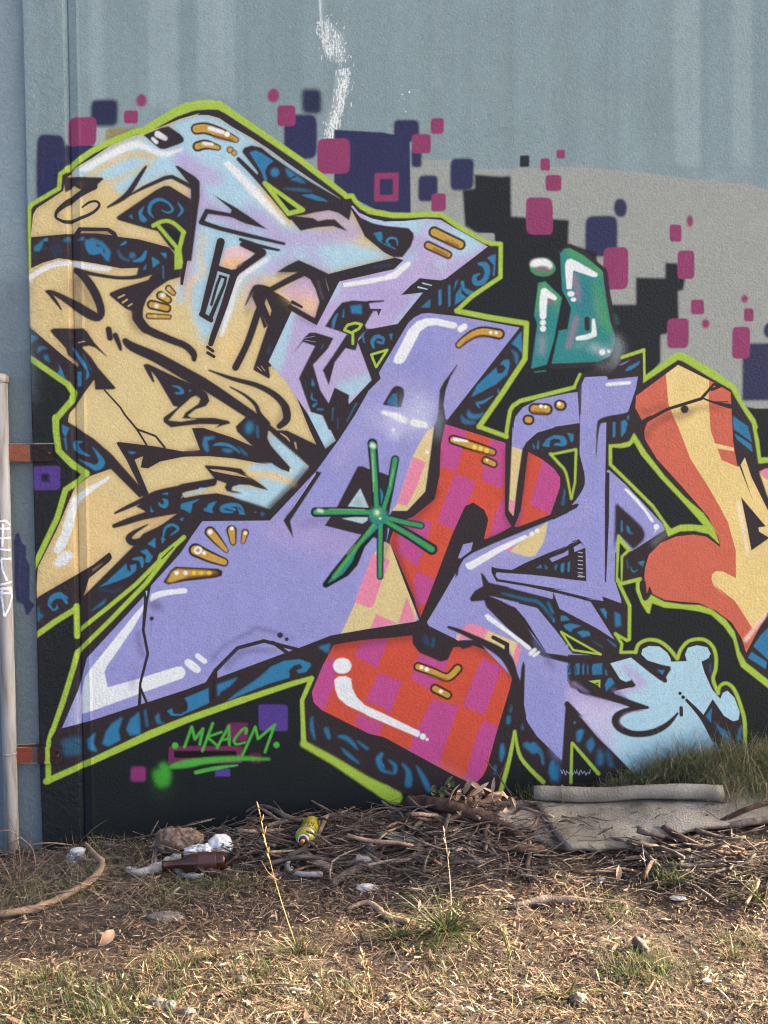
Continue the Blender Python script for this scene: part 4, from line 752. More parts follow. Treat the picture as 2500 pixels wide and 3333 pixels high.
S(INK, '46', 'C4 690 1300 D4 690 40 712 110', 2); F(INK, 'D4 685 -10 715 -20 725 90 745 20 770 85 740 75 722 125 705 120 690 60', 3)
F(DARK, 'D3 1218 1230 E3 1160 200 1090 480 1450 480 1420 380 1280 200', 2); LM('22 34 40', 'E3 1212 -50 1170 180 1092 470', 8, True); LM('20 30 38', 'E3 1216 -50 1265 170 1450 372', 8, True); F(DARK, 'E4 146 60 135 350 350 350 340 280', 2); LM('20 26', 'E4 146 45 138 350', 4); LM('22 32', 'E4 150 45 350 280', 6)
LM('18', 'D4 62 372 370 546 155 512 62 372', 2); F(DARK, 'D4 115 430 290 515 160 490', 1)
F(DARK, 'C3 1520 330 C4 175 275 150 640 90 450 0 330', 2); LM('22 20 22 18 18', 'C3 1508 325 C4 0 305 178 268 170 520 142 650', 3); LM('22 24 16', 'C3 1512 330 C4 40 370 100 450 140 648', 3, True); F(LIME, 'D4 272 750 366 740 364 805 340 780', 2); F(DARK, 'D4 320 768 350 762 350 778', 1)
F(DARK, 'C3 925 95 C3 1140 170 1160 0 B3 1190 1310 1100 1260', 0, .0); LM('36', 'A2 668 885 985 1108 865 1138 668 885', 3); F(DARK, 'A2 760 965 920 1092 868 1106', 2)
F(DARK, 'A1 1360 1235 1510 1300 1480 1420', 2); LM('34 30 30 34', 'A1 1275 1238 1340 1205 1400 1200 1460 1230 1528 1296', 3, True); LM('34', 'A1 1525 1290 1488 1440', 3); LM('30', 'A1 1320 1245 1486 1440', 3); F(LIME, 'A1 1450 1430 1505 1430 1520 1540 B1 1510 190 1450 200', 3)
LM('22', 'B2 1400 815 1400 730 1330 700 1355 660 1420 642 1472 655 1450 690 1400 718', 2); F(DARK, 'B2 1360 690 1440 672 1400 700', 2)
F(DARK, 'B3 30 910 140 880 65 990', 1); LM('20', 'B3 22 905 155 866 62 1008 22 905', 2)

# --- signature in light green
for w, p in (('24', 'D2 2 1355 62 1190 88 1292 155 1205 128 1335'), ('24 22', 'D2 236 1160 150 1390'), ('20', 'D2 308 1232 190 1275 265 1338'), ('22', 'D2 272 1362 370 1182 374 1340'), ('18', 'D2 318 1298 372 1288'), ('22', 'D2 480 1432 590 1188 612 1290 752 1170 670 1400')):
    S(OUT, w, p, 4, 1, False)
S(OUT, '26 24 20 20 20 20 16', 'D2 512 1240 515 1208 485 1210 425 1280 414 1318 440 1334 508 1318', 4); DOT(OUT, 'D2', 765, 1340, 26, 3); DOT(OUT, 'D1', 1455, 1345, 27, 4)
S(OUT, '34 64 52 40 18', 'D1 1420 1520 D2 0 1500 200 1468 450 1452 705 1458', 12); S(OUT, '32 34 30 14', 'E2 95 293 170 275 300 250 440 232', 8)
F((60, 168, 40), 'E1 1270 300 1290 265 1330 280 1320 230 1360 205 1405 240 1420 320 1400 400 1330 420 1290 380', 34, .95)
S((40, 110, 36), '120 60', 'E1 1340 360 1340 470', 110, .35)
for k in range(9):
    x = 60 + k * 26
    S((196, 198, 226), '5', f'E4 {x} {252 + (k % 3) * 8} {x + 12} {282 + (k % 2) * 10} {x + 20} {250 + (k % 4) * 8}', 1, .8, False)
# blistered joint strip at the left, left panel and its marker scribble
F((112, 127, 140), 'X -400 1135 91 1135 97 1350 101 1600 110 2050 117 2300 124 2500 132 2650 140 2900 -400 2900', 2); F((138, 156, 168), 'X -400 -300 85 -300 84 300 82 700 86 900 86 1136 -400 1200', 10)
F((112, 127, 140), 'X -400 900 86 900 91 1140 95 1300 -400 1300', 130, .9)
S((96, 114, 134), '30', 'X 80 -200 78 700 84 830', 14, .35); S((88, 100, 120), '14', 'X 100 1400 122 2500 136 2780', 6, .5)
F((52, 52, 96), 'C1 88 1060 105 1000 130 982 160 1075 190 1095 192 1200 222 1262 220 1531 D1 225 150 262 190 210 272 190 270 170 185 110 160 98 60', 7, .92); S((84, 84, 120), '6', 'C1 150 1150 140 1400 150 1520', 5, .6); S((84, 84, 120), '5', 'C1 190 1230 185 1500', 5, .5)
F((142, 82, 56), 'C1 20 242 250 244 255 390 10 390', 2); F((40, 26, 24), 'C1 250 246 440 250 440 392 256 390', 4, .85); S((200, 196, 190), '8', 'C1 60 243 440 240', 2, .6); DOT((14, 12, 14), 'C1', 402, 312, 16, 4)
F((132, 62, 44), 'E1 100 80 275 76 272 210 100 222', 3); F((54, 32, 28), 'E1 272 76 510 70 515 190 272 212', 6, .75); S((196, 194, 190), '8', 'E1 120 80 275 74', 2, .7); DOT((16, 12, 14), 'E1', 478, 122, 12, 4); LM('36', 'E1 398 40 398 210', 3)
# paint grain, roller lap marks and dirt rising from the ground
IMG *= (1 + 0.030 * low_noise(3, 3, 11) + 0.026 * low_noise(9, 9, 12) + 0.018 * low_noise(40, 60, 13))[..., None]
_lum = IMG @ np.array((.25, .65, .10), np.float32)
IMG += (_lum[..., None] - IMG) * 0.07
IMG *= np.array((0.98, 1.0, 0.86), np.float32)
IMG *= (1 + 0.05 * low_noise(2, 2, 14))[..., None]
np.clip(IMG, 0.004, 0.9, out=IMG)
# ------------------------------------------------------------------ materials
def new_mat(name):
    m = bpy.data.materials.new(name)
    m.use_nodes = True
    nt = m.node_tree
    return m, nt, nt.nodes, nt.links, nt.nodes['Principled BSDF']

def ramp(nodes, stops):
    r = nodes.new('ShaderNodeValToRGB')
    e = r.color_ramp.elements
    while len(e) < len(stops):
        e.new(0.5)
    for i, (p, c) in enumerate(stops):
        e[i].position = p
        e[i].color = (*c, 1) if len(c) == 3 else c
    return r

def math_node(nodes, links, op, a, b=None):
    n = nodes.new('ShaderNodeMath')
    n.operation = op
    for i, v in enumerate((a, b)):
        if v is None:
            continue
        if isinstance(v, (int, float)):
            n.inputs[i].default_value = v
        else:
            links.new(v, n.inputs[i])
    return n.outputs[0]

def noisy(name, c1, c2, scale=20, rough=0.8, bump=0.3, bump_scale=None, detail=6, c3=None, stretch=None, dist=0.004, per_object=0.0, lo=.34, hi=.66):
    """plain procedural material: two or three tones by noise, bump, optional change from object to object"""
    m, nt, N, L, P = new_mat(name)
    tc = N.new('ShaderNodeTexCoord')
    src = tc.outputs['Object']
    if stretch:
        mp = N.new('ShaderNodeMapping')
        mp.inputs['Scale'].default_value = stretch
        L.new(src, mp.inputs[0])
        src = mp.outputs[0]
    n1 = N.new('ShaderNodeTexNoise')
    n1.inputs['Scale'].default_value = scale
    n1.inputs['Detail'].default_value = detail
    L.new(src, n1.inputs['Vector'])
    st = [(lo, c1), (hi, c2)] if c3 is None else [(lo - .04, c1), (.5, c2), (hi + .04, c3)]
    r = ramp(N, st)
    L.new(n1.outputs['Fac'], r.inputs[0])
    outc = r.outputs[0]
    if per_object:
        oi = N.new('ShaderNodeObjectInfo')
        hs = N.new('ShaderNodeHueSaturation')
        v = math_node(N, L, 'MULTIPLY_ADD', oi.outputs['Random'], per_object)
        v.node.inputs[2].default_value = 1 - per_object / 2
        L.new(v, hs.inputs['Value'])
        L.new(outc, hs.inputs['Color'])
        outc = hs.outputs[0]
    L.new(outc, P.inputs['Base Color'])
    P.inputs['Roughness'].default_value = rough
    P.inputs['Specular IOR Level'].default_value = 0.3
    if bump:
        n2 = N.new('ShaderNodeTexNoise')
        n2.inputs['Scale'].default_value = bump_scale or scale * 3
        n2.inputs['Detail'].default_value = 5
        L.new(src, n2.inputs['Vector'])
        b = N.new('ShaderNodeBump')
        b.inputs['Strength'].default_value = bump
        b.inputs['Distance'].default_value = dist
        L.new(n2.outputs['Fac'], b.inputs['Height'])
        L.new(b.outputs[0], P.inputs['Normal'])
    return m

def vcol_mat(name, rough=0.75, translucent=0.0, spec=0.3, noise_scale=0, noise_amt=.25):
    """base colour from the mesh's own 'tint' attribute (each chip, blade or leaf has its colour)"""
    m, nt, N, L, P = new_mat(name)
    a = N.new('ShaderNodeVertexColor')
    a.layer_name = 'tint'
    c = a.outputs[0]
    if noise_scale:
        tc = N.new('ShaderNodeTexCoord')
        n1 = N.new('ShaderNodeTexNoise')
        n1.inputs['Scale'].default_value = noise_scale
        n1.inputs['Detail'].default_value = 5
        L.new(tc.outputs['Object'], n1.inputs['Vector'])
        hs = N.new('ShaderNodeHueSaturation')
        v = math_node(N, L, 'MULTIPLY_ADD', n1.outputs['Fac'], noise_amt * 2)
        v.node.inputs[2].default_value = 1 - noise_amt
        L.new(v, hs.inputs['Value'])
        L.new(c, hs.inputs['Color'])
        c = hs.outputs[0]
    L.new(c, P.inputs['Base Color'])
    P.inputs['Roughness'].default_value = rough
    P.inputs['Specular IOR Level'].default_value = spec
    if translucent:
        t = N.new('ShaderNodeBsdfTranslucent')
        L.new(c, t.inputs['Color'])
        mx = N.new('ShaderNodeMixShader')
        mx.inputs[0].default_value = translucent
        L.new(P.outputs[0], mx.inputs[1])
        L.new(t.outputs[0], mx.inputs[2])
        L.new(mx.outputs[0], nt.nodes['Material Output'].inputs['Surface'])
    return m

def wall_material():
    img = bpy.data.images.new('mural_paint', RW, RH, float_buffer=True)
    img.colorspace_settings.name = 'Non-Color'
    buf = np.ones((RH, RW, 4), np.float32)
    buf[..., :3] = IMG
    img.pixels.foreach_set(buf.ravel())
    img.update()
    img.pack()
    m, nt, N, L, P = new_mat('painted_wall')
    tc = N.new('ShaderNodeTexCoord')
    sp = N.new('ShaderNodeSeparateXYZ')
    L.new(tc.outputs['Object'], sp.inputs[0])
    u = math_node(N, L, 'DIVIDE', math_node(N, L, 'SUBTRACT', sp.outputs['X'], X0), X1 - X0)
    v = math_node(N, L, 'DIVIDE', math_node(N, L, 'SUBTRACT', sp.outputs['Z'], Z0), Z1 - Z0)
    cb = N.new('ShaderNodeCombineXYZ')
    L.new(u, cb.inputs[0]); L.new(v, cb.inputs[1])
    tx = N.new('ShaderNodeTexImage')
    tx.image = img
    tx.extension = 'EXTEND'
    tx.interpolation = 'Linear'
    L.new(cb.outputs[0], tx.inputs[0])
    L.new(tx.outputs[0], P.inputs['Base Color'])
    # pebbled render under the paint; blistered paint beside the joint
    n1 = N.new('ShaderNodeTexNoise')
    n1.inputs['Scale'].default_value = 120
    n1.inputs['Detail'].default_value = 3
    L.new(tc.outputs['Object'], n1.inputs['Vector'])
    n2 = N.new('ShaderNodeTexNoise')
    n2.inputs['Scale'].default_value = 30
    n2.inputs['Detail'].default_value = 8
    n2.inputs['Roughness'].default_value = .7
    n2.inputs['Distortion'].default_value = 1.5
    L.new(tc.outputs['Object'], n2.inputs['Vector'])
    mr = N.new('ShaderNodeMapRange')
    mr.inputs['From Min'].default_value = -1.06
    mr.inputs['From Max'].default_value = -1.13
    L.new(sp.outputs['X'], mr.inputs['Value'])
    blist = math_node(N, L, 'MULTIPLY', mr.outputs[0], math_node(N, L, 'SMOOTH_MAX', n2.outputs['Fac'], .5))
    h = math_node(N, L, 'ADD', math_node(N, L, 'MULTIPLY', n1.outputs['Fac'], .9), math_node(N, L, 'MULTIPLY', blist, 9.0))
    b = N.new('ShaderNodeBump')
    b.inputs['Strength'].default_value = 0.55
    b.inputs['Distance'].default_value = 0.0035
    L.new(h, b.inputs['Height'])
    L.new(b.outputs[0], P.inputs['Normal'])
    P.inputs['Roughness'].default_value = 0.5
    P.inputs['Specular IOR Level'].default_value = 0.25
    return m

# ------------------------------------------------------------------ mesh helpers
def put(name, verts, faces, mat, parent=None, smooth=False, tint=None):
    me = bpy.data.meshes.new(name)
    me.from_pydata([tuple(v) for v in verts], [], faces)
    if tint is not None:
        at = me.color_attributes.new('tint', 'FLOAT_COLOR', 'POINT')
        a = np.ones((len(verts), 4), np.float32)
        a[:, :3] = np.asarray(tint, np.float32)
        at.data.foreach_set('color', a.ravel())
    if smooth:
        me.polygons.foreach_set('use_smooth', [True] * len(me.polygons))
    me.materials.append(mat)
    me.update()
    o = bpy.data.objects.new(name, me)
    col.objects.link(o)
    if parent:
        o.parent = parent
    return o

def tag(o, label, cat, group=None):
    o['label'] = label
    o['category'] = cat
    if group:
        o['group'] = group
    return o

def struct(o):
    o['kind'] = 'structure'
    return o

def stuff(o, label=None, cat=None):
    o['kind'] = 'stuff'
    if label:
        tag(o, label, cat)
    return o

def empty(name, loc=(0, 0, 0)):
    o = bpy.data.objects.new(name, None)
    o.location = loc
    o.empty_display_size = 0.1
    col.objects.link(o)
    return o

def boxvf(x0, x1, y0, y1, z0, z1, base=0):
    v = [(x, y, z) for x in (x0, x1) for y in (y0, y1) for z in (z0, z1)]
    f = [(0, 1, 3, 2), (4, 6, 7, 5), (0, 4, 5, 1), (2, 3, 7, 6), (0, 2, 6, 4), (1, 5, 7, 3)]
    return v, [tuple(i + base for i in q) for q in f]

def tube_vf(pts, rad, n=7, base=0, cap=True, wob=0.0, seed=0):
    """tapered tube along a polyline, rad per point"""
    rr = random.Random(seed)
    pts = [Vector(p) for p in pts]
    if not hasattr(rad, '__len__'):
        rad = [rad] * len(pts)
    V, Fc = [], []
    ref = Vector((0.13, 0.21, 1)).normalized()
    prev = None
    for i, p in enumerate(pts):
        t = (pts[min(i + 1, len(pts) - 1)] - pts[max(i - 1, 0)])
        t = t.normalized() if t.length > 1e-9 else Vector((0, 0, 1))
        a = t.cross(ref)
        if a.length < 1e-3:
            a = t.cross(Vector((1, 0, 0)))
        a.normalize()
        if prev is not None and a.dot(prev) < 0:
            a = -a
        prev = a
        b = t.cross(a)
        for k in range(n):
            th = 2 * math.pi * k / n
            r = rad[i] * (1 + wob * rr.uniform(-1, 1))
            V.append(p + (a * math.cos(th) + b * math.sin(th)) * r)
    for i in range(len(pts) - 1):
        for k in range(n):
            k2 = (k + 1) % n
            Fc.append((base + i * n + k, base + i * n + k2, base + (i + 1) * n + k2, base + (i + 1) * n + k))
    if cap:
        Fc.append(tuple(base + k for k in range(n))[::-1])
        Fc.append(tuple(base + (len(pts) - 1) * n + k for k in range(n)))
    return V, Fc

def smooth_line(pts, n=5):
    return [Vector(p) for p in catmull(np.array([tuple(p) for p in pts]), False, n)]

# ------------------------------------------------------------------ ground form
WX = np.array([-6, -1.75, -1.25, -0.8, -0.4, 0.2, 0.8, 1.3, 2.2, 6])
WZ = np.array([-0.12, -0.11, -0.09, -0.04, 0.015, 0.085, 0.13, 0.17, 0.20, 0.20])

def ground_z(x, y):
    b = float(np.interp(x, WX, WZ))
    t = min(1.0, max(0.0, (y + 1.05) / 0.95))
    t = t * t * (3 - 2 * t)
    pile = 0.05 * math.exp(-((x - 0.15) / 0.42) ** 2 - ((y + 0.24) / 0.16) ** 2) + 0.03 * math.exp(-((x + 0.55) / 0.3) ** 2 - ((y + 0.2) / 0.14) ** 2)
    n = 0.016 * mnoise.noise((x * 2.2, y * 2.2, 3.1)) + 0.008 * mnoise.noise((x * 7, y * 7, 7.7)) + 0.003 * mnoise.noise((x * 26, y * 26, 1.7))
    return b * t + pile + n

def on_ground(px, py, lift=0.0):
    """where the ground (plus lift) is seen at a pixel"""
    u, f, w = ray(px, py)
    t = 2.0
    for _ in range(4000):
        x, y, z = u * t, -CAM_D + f * t, CAM_H + w * t
        if z <= ground_z(x, y) + lift or y > -0.01:
            break
        t += 0.004
    return Vector((u * t, -CAM_D + f * t, ground_z(u * t, -CAM_D + f * t) + lift))

# ------------------------------------------------------------------ wall
M_WALL = wall_material()
WALL_END, WALL_TOP = 2.25, 4.2
wall = tag(empty('painted_wall'), 'long rendered wall covered with a colourful graffiti mural', 'wall')
def prism(name, prof, z0, z1, mat, parent):
    """vertical slab with a front profile given as (x, y) points from left to right, 0.2 m deep"""
    n = len(prof)
    v = [(x, y, z) for z in (z0, z1) for x, y in prof] + [(x, 0.24, z) for z in (z0, z1) for x in (prof[0][0], prof[-1][0])]
    f = [(i, i + 1, n + i + 1, n + i) for i in range(n - 1)]
    b = 2 * n
    f += [(b, b + 2, b + 3, b + 1), (b, 0, n, b + 2), (n - 1, b + 1, b + 3, 2 * n - 1)]
    f += [tuple(list(range(n))[::-1]) + (b, b + 1)] if False else [tuple([b + 2] + list(range(n, 2 * n)) + [b + 3]), tuple([b + 1] + list(range(n - 1, -1, -1)) + [b])]
    return put(name, v, f, mat, parent)
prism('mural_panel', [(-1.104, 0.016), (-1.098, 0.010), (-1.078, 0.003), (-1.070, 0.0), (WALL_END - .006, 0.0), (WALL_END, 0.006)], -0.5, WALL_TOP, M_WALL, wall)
prism('joint_pilaster', [(-1.262, 0.014), (-1.256, 0.007), (-1.120, 0.006), (-1.112, 0.010), (-1.1045, 0.0155)], -0.5, WALL_TOP + .002, M_WALL, wall)['label'] = 'narrow blistered joint strip at the left of the mural'
prism('side_panel', [(-4.2, 0.030), (-1.266, 0.030), (-1.2635, 0.036)], -0.5, WALL_TOP - .002, M_WALL, wall)['label'] = 'plain blue-grey panel left of the mural'
v, f = boxvf(-4.25, WALL_END + .05, -0.05, 0.27, WALL_TOP + .002, WALL_TOP + .06)
put('coping', v, f, noisy('coping_concrete', (.28, .28, .27), (.38, .38, .36), 9), wall)
# ------------------------------------------------------------------ ground
def mound(x, y):
    return 0.07 * math.exp(-((x - 1.35) / 0.55) ** 2 - ((y + 0.02) / 0.14) ** 2)
_gz = ground_z
def ground_z(x, y):
    return _gz(x, y) + mound(x, y)

M_SOIL = noisy('soil', (.030, .022, .016), (.055, .041, .029), 14, .95, .8, 160, 9, (.095, .074, .053), dist=.006)
def spread(a, b, n, far):
    core = list(np.linspace(a, b, n))
    out = [b + (far - b) * (k / 8) ** 2.2 for k in range(1, 9)]
    neg = [a - (far + a) * (k / 8) ** 2.2 for k in range(8, 0, -1)]
    return neg + core + out
gx = spread(-2.2, 2.4, 210, 90.0)
gy = spread(-2.0, 0.30, 110, 90.0)
V = [(x, y, ground_z(x, y)) for y in gy for x in gx]
nx = len(gx)
Fc = [(j * nx + i, j * nx + i + 1, (j + 1) * nx + i + 1, (j + 1) * nx + i) for j in range(len(gy) - 1) for i in range(nx - 1)]
struct(put('ground', V, Fc, M_SOIL, smooth=True))

# ------------------------------------------------------------------ drainpipe with straps and a white tag
M_PIPE = noisy('pipe_plastic', (.17, .145, .11), (.27, .26, .235), 6, .6, .15, 60, 6, (.33, .325, .30), stretch=(8, 8, .7), lo=.38, hi=.66)
PX, PY, PR = -1.366, -0.004, 0.0255
_, ztop = on_wall(10, 1232, PY)
pipe = tag(empty('drainpipe', (PX, PY, ground_z(PX, -0.01))), 'grey plastic drainpipe with white marker tag strapped to the wall', 'pipe')
zb = pipe.location.z
v, f = tube_vf([(0, 0, -0.15), (0, 0, .4), (0, 0, .8), (0, 0, ztop - zb)], PR, 20)
put('pipe', v, f, M_PIPE, pipe, True)
v, f = tube_vf([(0, 0, ztop - zb - .016), (0, 0, ztop - zb - .013), (0, 0, ztop - zb + .004), (0, 0, ztop - zb + .010), (0, 0, ztop - zb + .020)], [PR + .0005, PR + .005, PR + .005, PR + .003, PR * .55], 20)
put('collar', v, f, M_PIPE, pipe, True)
v, f = tube_vf([(0, 0, .372), (0, 0, .374), (0, 0, .379), (0, 0, .381)], [PR, PR + .0012, PR + .0012, PR], 20)
put('coupling_ring', v, f, M_PIPE, pipe, True)
M_BOLT = noisy('rusty_bolt', (.06, .03, .02), (.12, .06, .035), 60, .8)
for (xa, ya, xb, yb) in ((6, 1447, 172, 1502), (40, 2432, 200, 2486)):
    x0, z1 = on_wall(xa, ya, -.004); x1, z0 = on_wall(xb, yb, -.004)
    v, f = boxvf(x0 - PX, x1 - PX, -.004 - PY, -.001 - PY, z0 - zb, z1 - zb)
    s = put('strap', v, f, M_WALL, pipe)
    # the strap shares the wall's overpainting: same paint layer, read at its place on the wall
    s.data.transform(Matrix.Translation((PX, PY, zb)))
    s.matrix_parent_inverse = Matrix.Translation((-PX, -PY, -zb))
    zc = (z0 + z1) / 2
    v, f = tube_vf([(x1 - .012, -.0038, zc), (x1 - .012, -.0075, zc)], .0055, 8)
    b = put('bolt', v, f, M_BOLT, s)
M_TAG = noisy('white_marker', (.62, .64, .68), (.78, .8, .84), 40, .5, 0)
def pipe_pt(px, py):
    x, z = on_wall(px, py, PY - PR)
    dx = max(-.98, min(.98, (x - PX) / PR))
    a = math.asin(dx)
    return a, z
tv, tf = [], []
TAG = [('C1', 8, p) for p in ((0, 885, 40, 880, 78, 920), (0, 945, 75, 950), (0, 1025, 78, 1025), (25, 905, 20, 1100), (0, 1115, 80, 1130), (8, 1195, 82, 1200), (12, 1200, 22, 1290, 55, 1380), (0, 1412, 85, 1392), (14, 1440, 88, 1455), (20, 1450, 10, 1531), (80, 1460, 86, 1531))] + \
      [('D1', 8, p) for p in ((0, 42, 78, 36), (70, 45, 92, 110, 70, 200, 38, 272), (8, 60, 22, 160, 36, 270), (20, 80, 76, 80))]
for fr, w, p in TAG:
    ox, oy, k = FR[fr]
    pts = [pipe_pt(ox + p[i] / k, oy + p[i + 1] / k) for i in range(0, len(p), 2)]
    dense = []
    for (a0, z0), (a1, z1) in zip(pts[:-1], pts[1:]):
        for t in np.linspace(0, 1, 7):
            dense.append((a0 + (a1 - a0) * t, z0 + (z1 - z0) * t))
    b = len(tv)
    for i, (a, z) in enumerate(dense):
        q0, q1 = dense[max(0, i - 1)], dense[min(len(dense) - 1, i + 1)]
        da, dz = (q1[0] - q0[0]) * PR, q1[1] - q0[1]
        L = math.hypot(da, dz) or 1
        hw = .0034 * (1 + .25 * math.sin(i * 1.7))
        for s_ in (-1, 1):
            aa = a - s_ * dz / L * hw / PR
            zz = z + s_ * da / L * hw
            tv.append((math.sin(aa) * (PR + .0006), -math.cos(aa) * (PR + .0006), zz - zb))
    tf += [(b + 2 * i, b + 2 * i + 1, b + 2 * i + 3, b + 2 * i + 2) for i in range(len(dense) - 1)]
put('marker_tag', tv, tf, M_TAG, pipe)['label'] = 'white hand-drawn marker tag on the pipe'

# ------------------------------------------------------------------ litter that nobody could count
def in_view(y):      # half width of the strip of ground worth covering at depth y
    return 0.30 + (CAM_D + y) * 0.39

def chip_field(name, n, pal, lmin, lmax, wmin, wmax, mat, tilt=.35, ymin=-1.42, dens=None, seed=1, curl=.3):
    r = random.Random(seed)
    V, Fc, C = [], [], []
    k = 0
    while k < n:
        y = ymin + (-0.012 - ymin) * r.random()
        x = r.uniform(-1, 1) * in_view(y)
        if dens and r.random() > dens(x, y):
            continue
        k += 1
        L = lmin + (lmax - lmin) * r.random() ** 2.2
        w = wmin + (wmax - wmin) * r.random() ** 1.6
        a = r.uniform(0, math.tau)
        e = r.gauss(0, tilt) * .6
        d = Vector((math.cos(a) * math.cos(e), math.sin(a) * math.cos(e), math.sin(e)))
        s = Vector((-math.sin(a), math.cos(a), r.gauss(0, tilt))).normalized()
        up = d.cross(s)
        if up.z < 0:
            up = -up
        c = Vector((x, y, ground_z(x, y) + abs(d.z) * L * .5 + .0015 + r.random() ** 2 * .010))
        cv = curl * L * r.uniform(-.5, .8)
        b = len(V)
        for t, ww in ((-.5, .35), (-.15, 1), (.22, .9), (.5, .3)):
            m = c + d * (t * L) + up * (cv * (.25 - t * t))
            V.append(m + s * (w * .5 * ww)); V.append(m - s * (w * .5 * ww))
        Fc += [(b + 2 * i, b + 2 * i + 1, b + 2 * i + 3, b + 2 * i + 2) for i in range(3)]
        base = pal[r.randrange(len(pal))]
        g = r.uniform(.65, 1.3)
        C += [[ch * g for ch in base]] * 8
    return put(name, V, Fc, mat, None, False, C)

M_LIT = vcol_mat('dry_litter', .8, .12, .25, 300, .25)
M_LEAF = vcol_mat('grass_blades', .6, .35, .3)
CHIP = [(.14, .088, .054), (.19, .12, .075), (.075, .048, .032), (.11, .09, .07), (.26, .18, .115), (.045, .032, .023), (.16, .10, .065), (.09, .065, .047), (.06, .038, .026), (.34, .24, .15), (.44, .33, .215), (.12, .07, .045), (.10, .06, .04)]
STRAW = [(.20, .145, .085), (.15, .11, .068), (.10, .078, .05), (.28, .205, .12), (.36, .27, .16)]
def front(x, y):
    d = .35 + .65 * min(1, max(0, (-y - .05) / .5))
    d *= .55 + .45 * min(1, max(0, (x + 1.1) / .7))
    return d * (.55 + .65 * max(0, min(1, .5 + 1.1 * mnoise.noise((x * 3.1, y * 3.1, 9.2)))))
stuff(chip_field('wood_chips', 46000, CHIP, .005, .036, .0016, .006, M_LIT, .45, dens=front, seed=3), 'layer of small brown wood chips and leaf bits on the soil', 'wood chips')
stuff(chip_field('straw_litter', 9500, STRAW, .02, .11, .0008, .0020, M_LIT, .28, dens=front, seed=4, curl=.5), 'thin dry straw and grass stems scattered over the ground', 'straw')
stuff(chip_field('leaf_litter', 1300, [(.22, .14, .09), (.28, .19, .125), (.13, .08, .052), (.34, .27, .19), (.10, .065, .045)], .018, .055, .004, .010, M_LIT, .6, dens=front, seed=5, curl=.7), 'fallen dry narrow leaves scattered over the ground', 'leaves')

def hay(x, y):
    return max(0, 1 - ((x + 1.02) / .42) ** 2 - ((y + .30) / .30) ** 2)
stuff(chip_field('dry_hay', 2600, STRAW + [(.20, .17, .10), (.13, .13, .06)], .05, .17, .0009, .0020, M_LIT, .5, ymin=-.75, dens=hay, seed=8, curl=.6), 'matted dry grass stalks on the ground before the plain panel', 'dry grass')

# ------------------------------------------------------------------ grass
def blade(V, Fc, C, base, az, L, w, lean, droop, colr, n=4):
    d = Vector((math.cos(az), math.sin(az), 0))
    s = Vector((-math.sin(az), math.cos(az), 0))
    b = len(V)
    p = Vector(base)
    e = math.pi / 2 - lean
    for i in range(n + 1):
        t = i / n
        ww = w * (1 - t) ** .7 * .5 + .0001
        V.append(p + s * ww); V.append(p - s * ww)
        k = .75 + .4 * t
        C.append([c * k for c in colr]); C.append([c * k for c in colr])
        p = p + (d * math.cos(e) + Vector((0, 0, math.sin(e)))) * (L / n)
        e -= droop / n
        if p.y > -0.004:
            p.y = -0.004
    Fc += [(b + 2 * i, b + 2 * i + 1, b + 2 * i + 3, b + 2 * i + 2) for i in range(n)]

GREEN = [(.070, .105, .026), (.095, .130, .036), (.055, .085, .026), (.12, .145, .05), (.080, .105, .05)]
DRYG = [(.20, .16, .085), (.28, .22, .13), (.15, .125, .065)]
def pick(r, dry):
    c = r.choice(DRYG) if r.random() < dry else r.choice(GREEN)
    g = r.uniform(.75, 1.3)
    return [k * g for k in c]

BANK = [(.115, .140, .050), (.09, .12, .045), (.14, .15, .07), (.075, .10, .04), (.26, .21, .125), (.33, .27, .17), (.22, .185, .10), (.16, .15, .075)]
def bank_pick(q):
    g = q.uniform(.9, 1.6)
    return [k * g for k in q.choice(BANK)]
V, Fc, C = [], [], []
r = random.Random(21)
for _ in range(17000):       # thick grass on the bank at the wall foot, right of the roll
    x = .74 + .99 * r.random() ** .8
    y = -0.012 - abs(r.gauss(0, .085 if x < 1.12 else .125))
    k = min(1, max(0, (x - .72) / .34))
    if r.random() > .25 + .75 * k or y < -.33:
        continue
    if x < 1.12 and y < -.085:
        continue
    L = r.uniform(.06, .18) * (.35 + .65 * k) * (1.0 if r.random() < .9 else 1.5)
    blade(V, Fc, C, (x, y, ground_z(x, y) - .004), r.uniform(0, math.tau), L, r.uniform(.0014, .0032), abs(r.gauss(0, .5)), r.uniform(.4, 2.8), bank_pick(r), 5)
stuff(put('bank_grass', V, Fc, M_LEAF, None, False, C), 'shaggy green and straw coloured grass on the bank at the wall foot', 'grass')
V, Fc, C = [], [], []
PATCH = [(640, 2905, .17, 420, .03, .25), (770, 2890, .12, 260, .03, .3), (480, 2950, .14, 160, .025, .5), (150, 3280, .30, 1300, .025, .2), (420, 3265, .18, 600, .03, .25), (560, 3150, .12, 220, .035, .3), (2080, 3165, .14, 480, .035, .25), (2300, 3260, .25, 420, .022, .5),
         (2190, 2880, .07, 160, .05, .1), (1050, 3240, .18, 380, .025, .3), (1480, 3180, .18, 240, .025, .3), (1980, 2960, .1, 140, .03, .3), (90, 2950, .22, 380, .05, .6), (250, 2880, .2, 320, .05, .6), (1900, 3290, .25, 420, .02, .5), (830, 3180, .14, 260, .03, .3), (700, 3300, .25, 420, .022, .4), (2420, 3080, .12, 160, .03, .4), (1750, 2560, .1, 180, .05, .3), (400, 2800, .12, 150, .05, .5), (330, 2790, .1, 120, .06, .4)]
